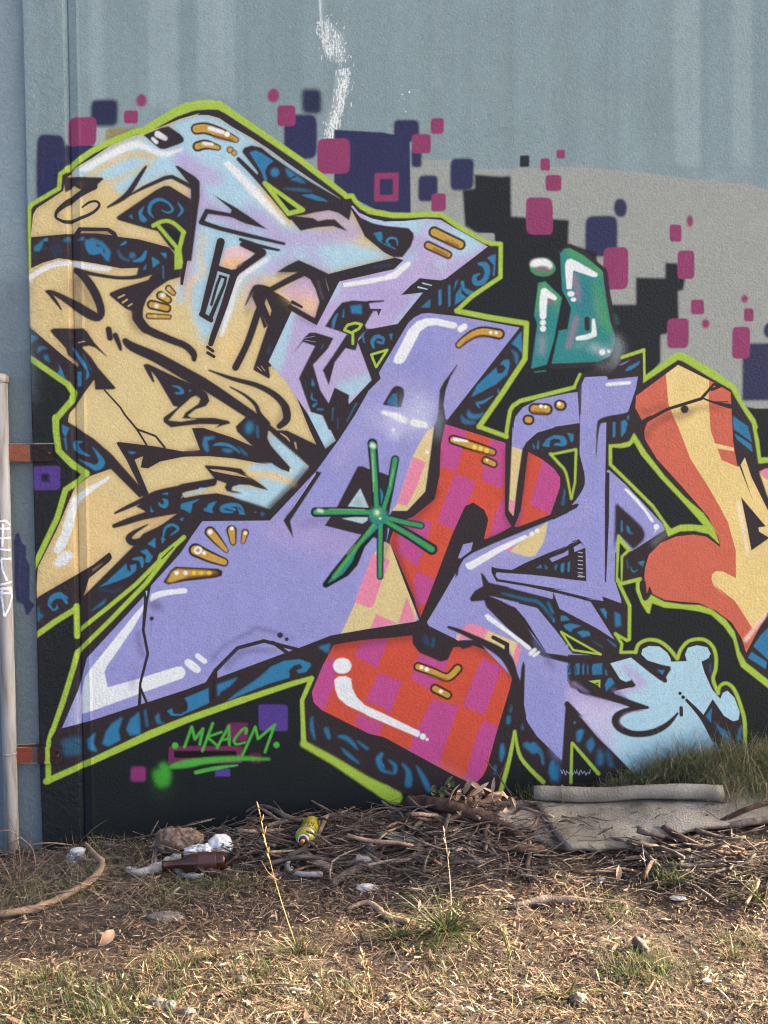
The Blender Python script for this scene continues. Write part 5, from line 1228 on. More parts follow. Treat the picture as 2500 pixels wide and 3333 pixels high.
for px, py, rad, n, L, dry in PATCH:
    c = on_ground(px, py)
    for _ in range(n):
        a, q = r.uniform(0, math.tau), rad * math.sqrt(r.random()) * r.uniform(.5, 1.1)
        x, y = c.x + math.cos(a) * q, min(-.01, c.y + math.sin(a) * q * .7)
        blade(V, Fc, C, (x, y, ground_z(x, y) - .002), r.uniform(0, math.tau), L * r.uniform(.6, 1.8), r.uniform(.0010, .0028), abs(r.gauss(.2, .45)), r.uniform(.2, 1.6), pick(r, dry), 3)
stuff(put('ground_grass', V, Fc, M_LEAF, None, False, C), 'short sparse grass growing in patches through the litter', 'grass')

def tuft(px, py, n, L, label, dry=.15, flat=.7, w=.0035, seed=0, group=None):
    rr = random.Random(seed)
    V, Fc, C = [], [], []
    c = on_ground(px, py)
    for _ in range(n):
        a = rr.uniform(0, math.tau)
        q = abs(rr.gauss(0, .014))
        x, y = math.cos(a) * q, math.sin(a) * q
        blade(V, Fc, C, (x, y, -.003), a + rr.gauss(0, .5), L * rr.uniform(.45, 1.1), w * rr.uniform(.5, 1.2), abs(rr.gauss(flat, .35)), rr.uniform(.2, 1.1), pick(rr, dry), 5)
    o = put('grass_tuft', V, Fc, M_LEAF, None, False, C)
    o.location = c
    return tag(o, label, 'grass', group)
tuft(1450, 3030, 170, .20, 'large sprawling green grass tuft around the tall pale stem', .12, .95, .0045, 1)
tuft(1300, 3050, 60, .15, 'flat fan of dark green blades left of the large tuft', .1, 1.1, .0045, 2)
tuft(972, 3105, 80, .13, 'small green tuft at the foot of the golden seed stalk', .2, .9, .003, 3)
tuft(1830, 3245, 46, .12, 'pale grey-green rosette of wide blades beside the angular stone', .45, 1.1, .0055, 4)
tuft(2470, 2935, 60, .14, 'stiff yellow-green shoots at the edge of the stick heap', .35, .5, .003, 5)
for i, (px, py, lab) in enumerate(((150, 3190, 'on bare soil left of the curled dry leaf'), (324, 3285, 'in the green patch left of the stone pair'), (700, 3120, 'above the bowed pale stalk'), (1390, 3290, 'beside the beaded weed'), (2100, 3150, 'right behind the stubby log piece'), (2040, 3180, 'in front of the stubby log piece'), (800, 3240, 'under the middle of the bowed pale stalk'), (2200, 2890, 'beside the torn paper scrap'), (1060, 3290, 'left of the thin branching weed'), (2380, 3120, 'in the litter right of the stubby log piece'), (620, 3215, 'between stone pair and bowed stalk'), (1180, 3250, 'beside the small grey stone'))):
    tuft(px, py, 34, .07, 'small low grass tuft ' + lab, .25, .6, .0025, 30 + i, 'small grass tufts in the litter')

# tall stems
def stem(name, base_px, top_px, label, colr, rad, mid=0.0, seeds=0, cat='grass', seed=0, side=()):
    b = on_ground(*base_px)
    u, f_, w_ = ray(*top_px)
    t = (CAM_D + b.y) / f_
    top = Vector((u * t, b.y, CAM_H + w_ * t))
    d = top - b
    pts = [b + d * s + Vector((mid * math.sin(s * math.pi), .02 * math.sin(s * 2.4), 0)) for s in np.linspace(0, 1, 7)]
    o = empty(name, b)
    m = noisy(name + '_mat', [c * .8 for c in colr], colr, 60, .7, 0)
    v, f = tube_vf([p - b for p in pts], [rad * (1 - .7 * s) for s in np.linspace(0, 1, 7)], 5)
    put('stalk', v, f, m, o, True)
    rr = random.Random(seed)
    for i in range(seeds):
        s = 1 - .42 * i / max(1, seeds)
        p = pts[0] + d * s + Vector((mid * math.sin(s * math.pi), .02 * math.sin(s * 2.4), 0)) - b
        a = rr.choice((-1, 1)) * rr.uniform(.15, .5)
        q = p + Vector((math.sin(a) * .02, rr.uniform(-.006, .006), .022))
        v, f = tube_vf([p, p.lerp(q, .3), p.lerp(q, .7), q], [.0004, .0019, .0017, .0003], 5)
        put('seed', v, f, m, o, True)
    for (s, dx, dz) in side:
        p = pts[0] + d * s - b
        v, f = tube_vf([p, p + Vector((dx * .6, 0, dz * .4)), p + Vector((dx, 0, dz))], [rad * .5, rad * .45, rad * .25], 5)
        put('side_branch', v, f, m, o, True)
    return tag(o, label, cat)
stem('seed_stalk', (967, 3090), (841, 2640), 'tall golden grass stalk with a slim seed head', (.50, .33, .12), .0016, -.012, 9, seed=1, side=((.5, -.045, .055),))
stem('dead_weed', (1470, 3010), (1447, 2718), 'tall pale straight dead stem rising from the large tuft', (.55, .45, .28), .0018, .006, 3, 'dead weed', 2)
stem('dead_weed', (2112, 2872), (2095, 2755), 'short pale forked dead stem in front of the carpet', (.50, .40, .28), .0018, 0, 0, 'dead weed', 3, ((.45, .024, .018), (.6, -.018, .02)))
stem('weed', (1668, 3312), (1636, 3046), 'spindly weed with tiny green seed beads in the foreground', (.26, .24, .10), .0011, .01, 26, 'weed', 4, ((.3, .05, .06), (.45, -.03, .06), (.55, .045, .05), (.38, .07, .03)))
stem('weed', (1214, 3322), (1176, 3140), 'thin branching yellowish weed in the foreground litter', (.30, .22, .09), .0011, .01, 14, 'weed', 5, ((.3, -.06, .05), (.4, .05, .05), (.6, -.03, .03)))
stem('dead_weed', (2505, 2960), (2400, 2862), 'leaning yellow stem at the edge of the stick heap', (.36, .33, .14), .0016, 0, 2, 'dead weed', 6)

# ------------------------------------------------------------------ sticks, branches, logs
def bark(name, a, b, c=None, sc=30):
    return noisy(name, a, b, sc, .9, .9, 120, 9, c, dist=.005, per_object=.6)
M_BRK = bark('bark_grey_brown', (.040, .030, .023), (.095, .073, .057), (.16, .13, .105))
M_RED = bark('bark_red_brown', (.030, .017, .012), (.070, .040, .027), (.13, .078, .052))
M_PALE = bark('weathered_wood', (.17, .15, .125), (.29, .265, .235), (.42, .395, .36), 24)
M_BONE = bark('bleached_wood', (.20, .185, .16), (.36, .34, .31), (.52, .50, .47), 40)
M_CURV = bark('peeled_wood', (.17, .11, .07), (.26, .18, .115), (.36, .26, .18), 24)
M_TAN = bark('bare_wood', (.10, .066, .042), (.18, .125, .083), (.27, .20, .14), 24)

def branch(name, pts, rad, mat, label, cat='branch', n=8, wob=.10, seed=0, sides=(), group=None):
    """a branch laid along world points; side twigs are its parts"""
    b = Vector(pts[0])
    ln = smooth_line([Vector(p) - b for p in pts], 4)
    rr = np.interp(np.linspace(0, 1, len(ln)), np.linspace(0, 1, len(rad)), rad)
    v, f = tube_vf(ln, list(rr), n, wob=wob, seed=seed)
    if not sides:
        o = put(name, v, f, mat, None, True)
        o.location = b
        return tag(o, label, cat, group)
    o = empty(name, b)
    put('limb', v, f, mat, o, True)
    for sp, sr in sides:
        l2 = smooth_line([Vector(p) - b for p in sp], 4)
        r2 = np.interp(np.linspace(0, 1, len(l2)), [0, 1], sr)
        v, f = tube_vf(l2, list(r2), 6, wob=wob, seed=seed + 1)
        put('twig', v, f, mat, o, True)
    return tag(o, label, cat, group)

def gp(*a):   # list of (px, py, lift)
    return [on_ground(p[0], p[1], p[2] if len(p) > 2 else .008) for p in a]

branch('bark_branch', gp((1333, 2612, .045), (1440, 2622, .055), (1560, 2655, .05), (1650, 2690, .04), (1722, 2750, .014)), [.026, .024, .022, .019, .013], M_RED, 'thick dark red-brown bark branch lying across the brush pile', n=12, wob=.14, seed=2, sides=((gp((1500, 2650, .05), (1420, 2690, .05), (1340, 2708, .04)), (.011, .006)), (gp((1590, 2680, .04), (1580, 2730, .03), (1600, 2760, .01)), (.010, .007))))
branch('curved_branch', gp((278, 2745, .085), (310, 2785, .08), (334, 2812, .065), (300, 2862, .04), (235, 2902, .03), (140, 2948, .026), (20, 2974, .024), (-120, 2985, .02)), [.006, .009, .011, .012, .012, .011, .011, .009], M_CURV, 'long curved bare tan branch lying on the left ground', n=9, wob=.2, seed=3)
branch('weathered_branch', gp((411, 2830, .035), (450, 2840, .03), (500, 2830, .03), (545, 2808, .034), (590, 2796, .035)), [.008, .012, .016, .022, .016], M_BONE, 'pale bleached branch stump with a jagged end left of the bottle', n=9, wob=.34, seed=4, sides=((gp((560, 2815, .012), (600, 2850, .01), (660, 2852, .008)), (.010, .008)),))
branch('forked_branch', gp((800, 2640, .06), (840, 2620, .075), (880, 2630, .075), (950, 2665, .05), (1010, 2672, .03)), [.004, .006, .007, .010, .011], M_BRK, 'grey-brown forked branch arching left of the spray can', n=8, seed=5, sides=((gp((842, 2624, .07), (815, 2650, .05), (793, 2670, .03)), (.005, .003)), (gp((930, 2660, .05), (905, 2625, .07), (890, 2602, .085)), (.004, .002))))
branch('stick', gp((870, 2690, .03), (920, 2676, .035), (975, 2670, .03)), [.008, .009, .009], M_TAN, 'smooth tan stick end pointing at the spray can', 'stick', seed=6)
branch('stick', gp((1028, 2738, .012), (1045, 2700, .035), (1066, 2655, .065)), [.008, .0075, .006], M_TAN, 'upright tan stick leaning beside the spray can', 'stick', seed=7)
branch('stick', gp((990, 2770, .012), (1020, 2800, .02), (1065, 2822, .02), (1075, 2840, .01)), [.010, .013, .013, .008], M_TAN, 'thick curved brown stick in front of the spray can', 'stick', seed=8)
branch('stick', gp((940, 2797, .02), (935, 2822, .02), (965, 2845, .015), (1050, 2848, .015)), [.008, .009, .008, .010], M_PALE, 'pale grey bent stick lying below the spray can', 'stick', seed=9)
branch('stick', gp((655, 2822, .01), (710, 2848, .014), (765, 2868, .01)), [.010, .011, .011], M_RED, 'dark red-brown stick lying below the bottle', 'stick', seed=10)
branch('stick', gp((1080, 2880, .008), (1130, 2845, .014), (1190, 2825, .016), (1260, 2850, .01)), [.012, .013, .013, .009], M_BRK, 'broad arched grey-brown branch in front of the brush pile', 'stick', seed=11)
branch('stick', gp((1240, 2820, .01), (1320, 2800, .014), (1375, 2775, .02), (1430, 2755, .03)), [.011, .012, .011, .008], M_BRK, 'smooth grey branch running into the brush pile', 'stick', seed=12)
branch('stick', gp((1430, 2745, .015), (1445, 2700, .055), (1462, 2650, .09)), [.008, .008, .006], M_BRK, 'upright grey stick sticking out under the bark branch', 'stick', seed=13)
branch('stick', gp((1335, 2710, .03), (1365, 2680, .045), (1385, 2660, .05)), [.008, .009, .007], M_TAN, 'twisted pale tan stick stub left of the bark branch', 'stick', seed=14, wob=.2)
branch('driftwood', gp((1160, 2795, .025), (1190, 2805, .02), (1240, 2830, .012)), [.016, .018, .007], M_PALE, 'tapered pale grey wood splinter beside the rolled bark', 'wood', n=7, wob=.25, seed=15)
branch('bark_curl', gp((1200, 2772, .02), (1215, 2755, .03), (1228, 2742, .035)), [.015, .017, .013], M_PALE, 'short pale curled bark tube near the spray can', 'bark', n=9, wob=.2, seed=16)
branch('stick', gp((1720, 2740, .02), (1722, 2790, .02), (1715, 2830, .015), (1735, 2870, .008)), [.010, .009, .009, .008], M_RED, 'dark stick standing crooked before the carpet corner', 'stick', seed=17)
branch('stick', gp((1650, 2762, .02), (1710, 2770, .024), (1770, 2768, .02)), [.013, .014, .014], M_RED, 'stubby dark red-brown stick before the carpet corner', 'stick', seed=18)
branch('bark_slab', gp((2062, 2760, .016), (2085, 2756, .03), (2150, 2772, .026), (2250, 2785, .014)), [.010, .020, .017, .007], M_TAN, 'tan peeled bark slab lit by the sun at the carpet edge', 'bark', n=8, wob=.22, seed=19)
branch('stick', gp((2160, 2695, .04), (2220, 2730, .045), (2320, 2775, .03), (2440, 2790, .014)), [.010, .012, .012, .008], M_RED, 'long dark red-brown branch slanting down from the carpet edge', 'stick', seed=20, sides=((gp((2250, 2742, .04), (2200, 2735, .045), (2130, 2715, .05)), (.006, .004)),))
branch('stick', gp((2360, 2690, .03), (2420, 2680, .04), (2520, 2665, .04)), [.010, .012, .011], M_BRK, 'grey-brown branch resting on the right part of the carpet', 'stick', seed=21)
branch('stick', gp((2335, 2680, .03), (2420, 2640, .07), (2530, 2605, .09)), [.007, .009, .009], M_RED, 'upper dark branch reaching over the right part of the carpet', 'stick', seed=22)
branch('stick', gp((2230, 2800, .02), (2290, 2780, .025), (2330, 2775, .02)), [.012, .012, .008], M_PALE, 'pale striped wood piece among the right sticks', 'stick', seed=23)
branch('driftwood', gp((1655, 2955, .006), (1760, 2935, .012), (1860, 2932, .010), (1950, 2938, .004)), [.006, .014, .013, .004], M_BRK, 'flat grey-brown wood plank piece in the sunlit litter', 'wood', n=7, wob=.2, seed=24)
branch('log_piece', gp((2070, 3062, .014), (2085, 3080, .014), (2105, 3102, .010)), [.014, .016, .011], M_BRK, 'stubby dark brown log piece in the sunlit litter', 'wood', n=9, wob=.15, seed=25)
branch('stick', gp((1130, 2960, .01), (1200, 2940, .014), (1260, 2985, .01), (1330, 3000, .006)), [.006, .008, .011, .010], M_TAN, 'light brown broken branch end in the sunlit litter', 'stick', seed=26)
branch('bowed_stalk', gp((670, 3250, .006), (780, 3215, .015), (900, 3205, .02), (1000, 3212, .012)), [.006, .003, .0025, .002], M_TAN, 'long bowed pale stem lying in the foreground', 'stalk', n=6, seed=27)
branch('stick', gp((1690, 2700, .05), (1735, 2690, .06), (1750, 2660, .06)), [.004, .005, .006], M_RED, 'thin hooked reddish twig hanging on the carpet', 'twig', seed=28)
branch('stick', gp((1833, 2663, .012), (1880, 2655, .02), (1940, 2665, .018), (1990, 2680, .012)), [.003, .004, .004, .006], M_RED, 'thin arched twig lying on the carpet', 'twig', seed=29)
branch('stick', gp((2262, 2622, .02), (2300, 2645, .02), (2335, 2662, .015)), [.003, .003, .003], M_BRK, 'thin straight twig lying on the carpet', 'twig', seed=30)
branch('stick', gp((1580, 2475, .20), (1625, 2530, .14), (1665, 2592, .06)), [.0015, .0022, .003], M_RED, 'thin upright twig rising before the mural beside the dry leaves', 'twig', seed=31, sides=((gp((1625, 2530, .14), (1640, 2500, .17), (1645, 2482, .19)), (.0015, .0008)),))
branch('stick', gp((895, 3222, .004), (960, 3222, .008), (1010, 3235, .004)), [.004, .005, .004], M_PALE, 'short grey stick below the small tuft', 'stick', seed=32)

branch('arched_twigs', gp((325, 2765, .01), (392, 2740, .045), (510, 2715, .07), (600, 2690, .085), (690, 2668, .085)), [.004, .004, .0035, .003, .002], M_BRK, 'long arched leafless twigs leaning over the rotten log', seed=33, sides=((gp((300, 2790, .01), (420, 2750, .03), (540, 2715, .06), (640, 2695, .06)), (.003, .002)), (gp((430, 2760, .02), (520, 2720, .05), (545, 2680, .08)), (.003, .001)), (gp((480, 2735, .05), (500, 2700, .08), (515, 2672, .10)), (.004, .002)), (gp((560, 2710, .07), (620, 2680, .1), (700, 2665, .10)), (.002, .001))))
branch('stick', gp((505, 2735, .04), (507, 2775, .03), (506, 2812, .01)), [.005, .006, .006], M_PALE, 'upright pale stick standing before the rotten log', 'stick', seed=34)
branch('stick', gp((85, 2905, .02), (160, 2870, .03), (240, 2838, .03), (330, 2800, .02)), [.006, .006, .005, .003], M_BRK, 'straight grey stick in the hay left of the curved branch', 'stick', seed=35)
branch('stick', gp((75, 2770, .05), (110, 2750, .075), (170, 2745, .07), (235, 2752, .05)), [.0025, .003, .003, .002], M_TAN, 'thin tan twig bowed over the hay beside the cup', 'twig', seed=36)
# heaped sticks: twelve shapes, copied
rr = random.Random(99)
shapes, slen, srad, shue = [], [], [], []
for k in range(14):
    L = rr.uniform(.10, .34)
    n = 5
    pts = [Vector(((i / (n - 1) - .5) * L, rr.gauss(0, L * .05), rr.gauss(0, L * .035))) for i in range(n)]
    r0 = rr.uniform(.0028, .0085)
    v, f = tube_vf(smooth_line(pts, 2), list(np.linspace(r0, r0 * rr.uniform(.5, .9), 9)), 6, wob=.12, seed=k)
    me = bpy.data.meshes.new('stick')
    me.from_pydata([tuple(q) for q in v], [], f)
    me.polygons.foreach_set('use_smooth', [True] * len(me.polygons))
    me.materials.append((M_BRK, M_BRK, M_RED, M_TAN)[k % 4])
    shapes.append(me); slen.append(L); srad.append(r0); shue.append(('grey-brown', 'grey-brown', 'red-brown', 'tan')[k % 4])
def heap(n, cx, cy, sx, sy, liftmax, label, group, seed):
    q = random.Random(seed)
    k = 0
    while k < n:
        px, py = q.gauss(cx, sx), q.gauss(cy, sy)
        if not (cy - 2 * sy < py < cy + 2 * sy) or py > 2900:
            continue
        p = on_ground(px, py, .006 + liftmax * q.random() ** 1.6)
        o = bpy.data.objects.new('stick', shapes[q.randrange(len(shapes))])
        o.location = (p.x, min(-.05, p.y), p.z)
        az = q.gauss(0, .75) if q.random() < .8 else q.uniform(0, 3.14)
        o.rotation_euler = (q.uniform(0, 6.28), q.gauss(0, .18), az)
        s = q.uniform(.6, 1.25)
        o.scale = (s, s, s)
        col.objects.link(o)
        i_ = shapes.index(o.data)
        size = 'short' if slen[i_] * s < .14 else ('long' if slen[i_] * s > .25 else 'mid-length')
        thick = 'thin' if srad[i_] * s < .0045 else 'thick'
        tag(o, f'{size} {thick} {shue[i_]} dead stick {label}', 'stick', group)
        k += 1
heap(112, 1380, 2728, 250, 62, .055, 'heaped in the brush pile below the bark branch', 'sticks in the brush pile', 5)
heap(34, 900, 2720, 170, 45, .035, 'lying along the wall foot around the spray can', 'sticks around the spray can', 6)
heap(58, 2300, 2780, 180, 52, .045, 'heaped in front of the carpet', 'sticks in front of the carpet', 7)
heap(16, 350, 2810, 150, 40, .03, 'lying in the dry grass before the plain panel', 'sticks before the plain panel', 8)
# fine twigs, uncountable
V, Fc = [], []
q = random.Random(12)
for (n, cx, cy, sx, sy, lf) in ((760, 1400, 2735, 300, 75, .05), (260, 850, 2730, 200, 50, .04), (420, 2280, 2790, 200, 65, .04), (300, 250, 2840, 200, 60, .05), (200, 1300, 2860, 500, 50, .015)):
    for _ in range(n):
        p = on_ground(q.gauss(cx, sx), min(2960, q.gauss(cy, sy)), lf * q.random() ** 1.5 + .003)
        p.y = min(p.y, -.03)
        a, L = (q.gauss(0, .9) if q.random() < .7 else q.uniform(0, 3.14)), q.uniform(.04, .2)
        d = Vector((math.cos(a), math.sin(a) * .6, q.gauss(0, .22))) * L * .5
        m = Vector((q.gauss(0, .008), 0, q.gauss(0, .006)))
        v, f = tube_vf([p - d, p + m, p + d], [q.uniform(.0008, .0022)] * 2 + [.0006], 4, len(V), False)
        for w_ in v:
            w_.y = min(w_.y, -.006)
        V += v; Fc += f
stuff(put('twig_litter', V, Fc, M_BRK, None, True), 'tangle of fine brown twigs along the wall foot', 'twigs')

# short log with rotten bark
c0 = on_ground(585, 2742, .045)
lg = empty('rotten_log', c0)
pts = [Vector((-.075, .01, -.006)), Vector((-.03, 0, .004)), Vector((.02, 0, .004)), Vector((.075, -.008, -.004))]
v, f = tube_vf(smooth_line(pts, 4), [.030, .040, .044, .046, .047, .048, .047, .045, .044, .043, .040, .036, .030], 16, wob=.10, seed=8)
put('bark', v, f, noisy('rotten_bark', (.05, .032, .022), (.13, .085, .058), 55, .95, 1.0, 70, 8, (.27, .20, .15), dist=.012), lg, True)
v, f = tube_vf([pts[3] + Vector((-.002, 0, 0)), pts[3] + Vector((.004, -.0005, 0))], [.028, .024], 14)
put('cut_end', v, f, M_TAN, lg)
tag(lg, 'short rotten red-brown log lying behind the white plastic bag', 'log')
# ------------------------------------------------------------------ carpet sheet and roll
M_CARP = noisy('carpet_backing', (.105, .092, .066), (.195, .176, .134), 7, .95, .9, 140, 10, (.27, .25, .20), dist=.006)
carpet = empty('discarded_carpet', on_ground(2000, 2690))
def sheet(name, rows, th, lift, nu=46, nv=16, seed=0, edge=.0):
    """cloth patch between photo rows (back to front), draped with waves, with real thickness"""
    gr = []
    for row in rows:
        pts = np.array([tuple(on_ground(px, py, lift)) for px, py in row])
        t = np.linspace(0, 1, len(pts))
        u = np.linspace(0, 1, nu)
        gr.append(np.column_stack([np.interp(u, t, pts[:, k]) for k in range(3)]))
    gr = np.array(gr)
    tv = np.linspace(0, 1, len(rows))
    vv = np.linspace(0, 1, nv)
    P = np.array([[[np.interp(v_, tv, gr[:, i, k]) for k in range(3)] for i in range(nu)] for v_ in vv])
    V, Fc = [], []
    for side in (0, 1):
        for j in range(nv):
            for i in range(nu):
                x, y, _ = P[j, i]
                jx = .006 * mnoise.noise((i * .37 + seed, j * .5, 4)) if (j in (0, nv - 1) or i in (0, nu - 1)) else 0
                y = min(y + jx, -.004)
                z = ground_z(x, y) + lift + .014 * (mnoise.noise((x * 3.2, y * 5, seed)) + .35) + .004 * mnoise.noise((x * 14, y * 14, seed))
                if side == 1:
                    z -= th
                V.append((x - carpet.location.x, y - carpet.location.y, z - carpet.location.z))
    n = nu * nv
    for j in range(nv - 1):
        for i in range(nu - 1):
            a = j * nu + i
            Fc.append((a, a + nu, a + nu + 1, a + 1))
            Fc.append((n + a, n + a + 1, n + a + nu + 1, n + a + nu))
    for i in range(nu - 1):
        Fc.append((i, i + 1, n + i + 1, n + i))
        b = (nv - 1) * nu + i
        Fc.append((b, n + b, n + b + 1, b + 1))
    for j in range(nv - 1):
        a = j * nu
        Fc.append((a, n + a, n + a + nu, a + nu))
        b = a + nu - 1
        Fc.append((b, b + nu, n + b + nu, n + b))
    return put(name, V, Fc, M_CARP, carpet, True)
sheet('upper_layer', [[(1735, 2596), (2000, 2594), (2348, 2590), (2620, 2560)], [(1760, 2640), (2050, 2640), (2340, 2630), (2640, 2590)], [(1800, 2700), (2060, 2690), (2335, 2650), (2660, 2610)], [(1852, 2772), (2065, 2756), (2222, 2710), (2680, 2645)]], .014, .034, seed=3)
sheet('lower_layer', [[(1690, 2612), (1760, 2622), (1830, 2650)], [(1640, 2640), (1740, 2670), (1840, 2705)], [(1606, 2656), (1720, 2722), (1850, 2770)]], .008, .012, 26, 12, 8)
M_DEB = vcol_mat('carpet_debris', .9)
V, Fc, C = [], [], []
q = random.Random(61)
for _ in range(260):
    px, py = q.uniform(1700, 2480), q.uniform(2610, 2735)
    if py > 2735 - max(0, (px - 1950)) * .2:
        continue
    hit = on_ground(px, py, .040)
    L_, a_ = q.uniform(.004, .022), q.gauss(0, .8)
    dd = Vector((math.cos(a_), math.sin(a_), q.gauss(0, .05))) * L_
    ss = Vector((-math.sin(a_), math.cos(a_), 0)) * q.uniform(.0006, .0022)
    hit.z = ground_z(hit.x, hit.y) + .037 + .014 * (mnoise.noise((hit.x * 3.2, hit.y * 5, 3)) + .35)
    b = len(V)
    V += [hit - dd - carpet.location, hit + ss - carpet.location, hit + dd - carpet.location, hit - ss - carpet.location]
    Fc.append((b, b + 1, b + 2, b + 3))
    g = q.choice(((.05, .035, .025), (.10, .07, .045), (.16, .12, .08), (.03, .025, .02)))
    C += [g] * 4
put('carpet_crumbs', V, Fc, M_DEB, carpet, False, C)['kind'] = 'stuff'
tag(carpet, 'dirty beige discarded carpet sheet lying by the wall', 'carpet')

a = on_ground(1738, 2582, .062); b = on_ground(2352, 2584, .062)
a.y -= .0; mid = (a + b) / 2
roll = empty('carpet_roll', mid)
d = (b - a); L = d.length; d.normalize()
s_ = Vector((0, 0, 1)).cross(d).normalized(); up = d.cross(s_)
def spiral(r0, turns, n, x, flat=1.0, tail=0.0):
    out = []
    for i in range(n):
        t = i / (n - 1)
        th = t * turns * math.tau
        r = .006 + (r0 - .006) * t
        p = d * x + s_ * (math.cos(th) * r * (1 + .12 * (1 - flat))) + up * (math.sin(th) * r * flat)
        out.append(p)
    return out
V, Fc = [], []
NS, NX = 72, 26
for j in range(NX):
    t = j / (NX - 1)
    x = (t - .5) * L
    r0 = .0315 + .0018 * math.sin(t * 9) + (.009 * max(0, (t - .82) / .18) ** 1.5) + .003 * mnoise.noise((t * 6, 2, 2))
    ring = spiral(r0, 2.6, NS, x, .92 - .12 * max(0, (t - .8) / .2))
    sag = up * (-.006 * math.sin(t * math.pi * 2.1) + .004 * mnoise.noise((t * 4, 7, 1)))
    V += [p + sag for p in ring]
for j in range(NX - 1):
    for i in range(NS - 1):
        q0 = j * NS + i
        Fc.append((q0, q0 + 1, q0 + NS + 1, q0 + NS))
ro = put('rolled_carpet', V, Fc, M_CARP, roll, True)
sm = ro.modifiers.new('thickness', 'SOLIDIFY'); sm.thickness = .004; sm.offset = -1
v, f = [], []
for t0 in (.155,):
    ringv = []
    for xx in (-.004, .004):
        for i in range(24):
            th = i / 24 * math.tau
            rr0 = .0335
            ringv.append(d * ((t0 - .5) * L + xx) + s_ * (math.cos(th) * rr0 * 1.01) + up * (math.sin(th) * rr0 * .95 - .004))
    v += ringv
    f += [(i, (i + 1) % 24, 24 + (i + 1) % 24, 24 + i) for i in range(24)]
put('tie_band', v, f, noisy('tape_brown', (.16, .13, .10), (.22, .19, .15), 40, .8, 0), roll, True)
tag(roll, 'rolled up beige carpet piece lying behind the carpet sheet', 'carpet roll')

# ------------------------------------------------------------------ spray can
def lathe(prof, n=28, ax=Vector((0, 0, 1))):
    """revolve (radius, height) around local z"""
    V, Fc = [], []
    for r_, h_ in prof:
        for k in range(n):
            t = math.tau * k / n
            V.append((r_ * math.cos(t), r_ * math.sin(t), h_))
    for i in range(len(prof) - 1):
        for k in range(n):
            k2 = (k + 1) % n
            Fc.append((i * n + k, i * n + k2, (i + 1) * n + k2, (i + 1) * n + k))
    Fc.append(tuple(range(n))[::-1]); Fc.append(tuple((len(prof) - 1) * n + k for k in range(n)))
    return V, Fc
def gloss(name, c, rough=.35, metal=0.0, c2=None, scale=30):
    m = noisy(name, c, c2 or [x * 1.15 for x in c], scale, rough, 0)
    m.node_tree.nodes['Principled BSDF'].inputs['Metallic'].default_value = metal
    m.node_tree.nodes['Principled BSDF'].inputs['Specular IOR Level'].default_value = .5
    return m
can = empty('spray_can', on_ground(1000, 2712, .040))
ax_ = Vector((-.10, -.96, .06)).normalized()        # nozzle points to the viewer
can.rotation_mode = 'QUATERNION'
can.rotation_quaternion = ax_.to_track_quat('Z', 'Y')
M_CAN = gloss('can_yellow', (.25, .22, .018), .4, 0, (.32, .28, .03))
M_BLK = gloss('can_black', (.022, .022, .022), .45)
v, f = lathe([(.024, -.088), (.031, -.090), (.0325, -.086), (.0325, .030), (.0315, .034)])
body = put('body', v, f, M_CAN, can, True)
v, f = lathe([(.0330, .0335), (.0336, .035), (.0336, .038), (.0325, .0395)])
put('rim', v, f, gloss('can_metal', (.5, .5, .48), .3, .9), can, True)
v, f = lathe([(.0322, .039), (.0315, .046), (.0285, .056), (.0235, .064), (.0185, .068)])
put('shoulder', v, f, M_CAN, can, True)
v, f = lathe([(.0180, .0672), (.0185, .070), (.0178, .0725), (.0150, .073)])
put('white_ring', v, f, gloss('can_white', (.6, .6, .6), .4), can, True)
v, f = lathe([(.0152, .0715), (.0150, .0765), (.0128, .0785), (.0090, .0790)])
put('valve_cup', v, f, M_BLK, can, True)
v, f = lathe([(.0066, .078), (.0070, .079), (.0070, .089), (.0055, .091), (.0028, .0912)], 16)
nz = put('nozzle', v, f, gloss('nozzle_orange', (.55, .16, .02), .4), can, True)
v, f = lathe([(.0018, .0908), (.0019, .0918), (.0010, .0919)], 8)
put('nozzle_hole', v, f, M_BLK, nz)
def can_print(cells, name):
    V, Fc = [], []
    for (a0, a1, h0, h1) in cells:
        n = 6
        b = len(V)
        for i in range(n + 1):
            t = a0 + (a1 - a0) * i / n
            for h in (h0, h1):
                V.append((.0328 * math.cos(t), .0328 * math.sin(t), h))
        Fc += [(b + 2 * i, b + 2 * i + 2, b + 2 * i + 3, b + 2 * i + 1) for i in range(n)]
    put(name, V, Fc, M_BLK, body)
cells = []
for a0 in np.arange(0, math.tau, .9):
    cells += [(a0, a0 + .10, -.03, .010), (a0 + .16, a0 + .42, .012, .020), (a0 + .22, a0 + .34, -.025, -.005), (a0 + .5, a0 + .58, -.02, .022), (a0 + .62, a0 + .80, -.012, -.004)]
cells += [(t, t + .55, .026, .030) for t in np.arange(0, math.tau, .6)]
can_print(cells, 'black_print')
tag(can, 'yellow spray paint can with orange nozzle lying among the sticks', 'spray can')

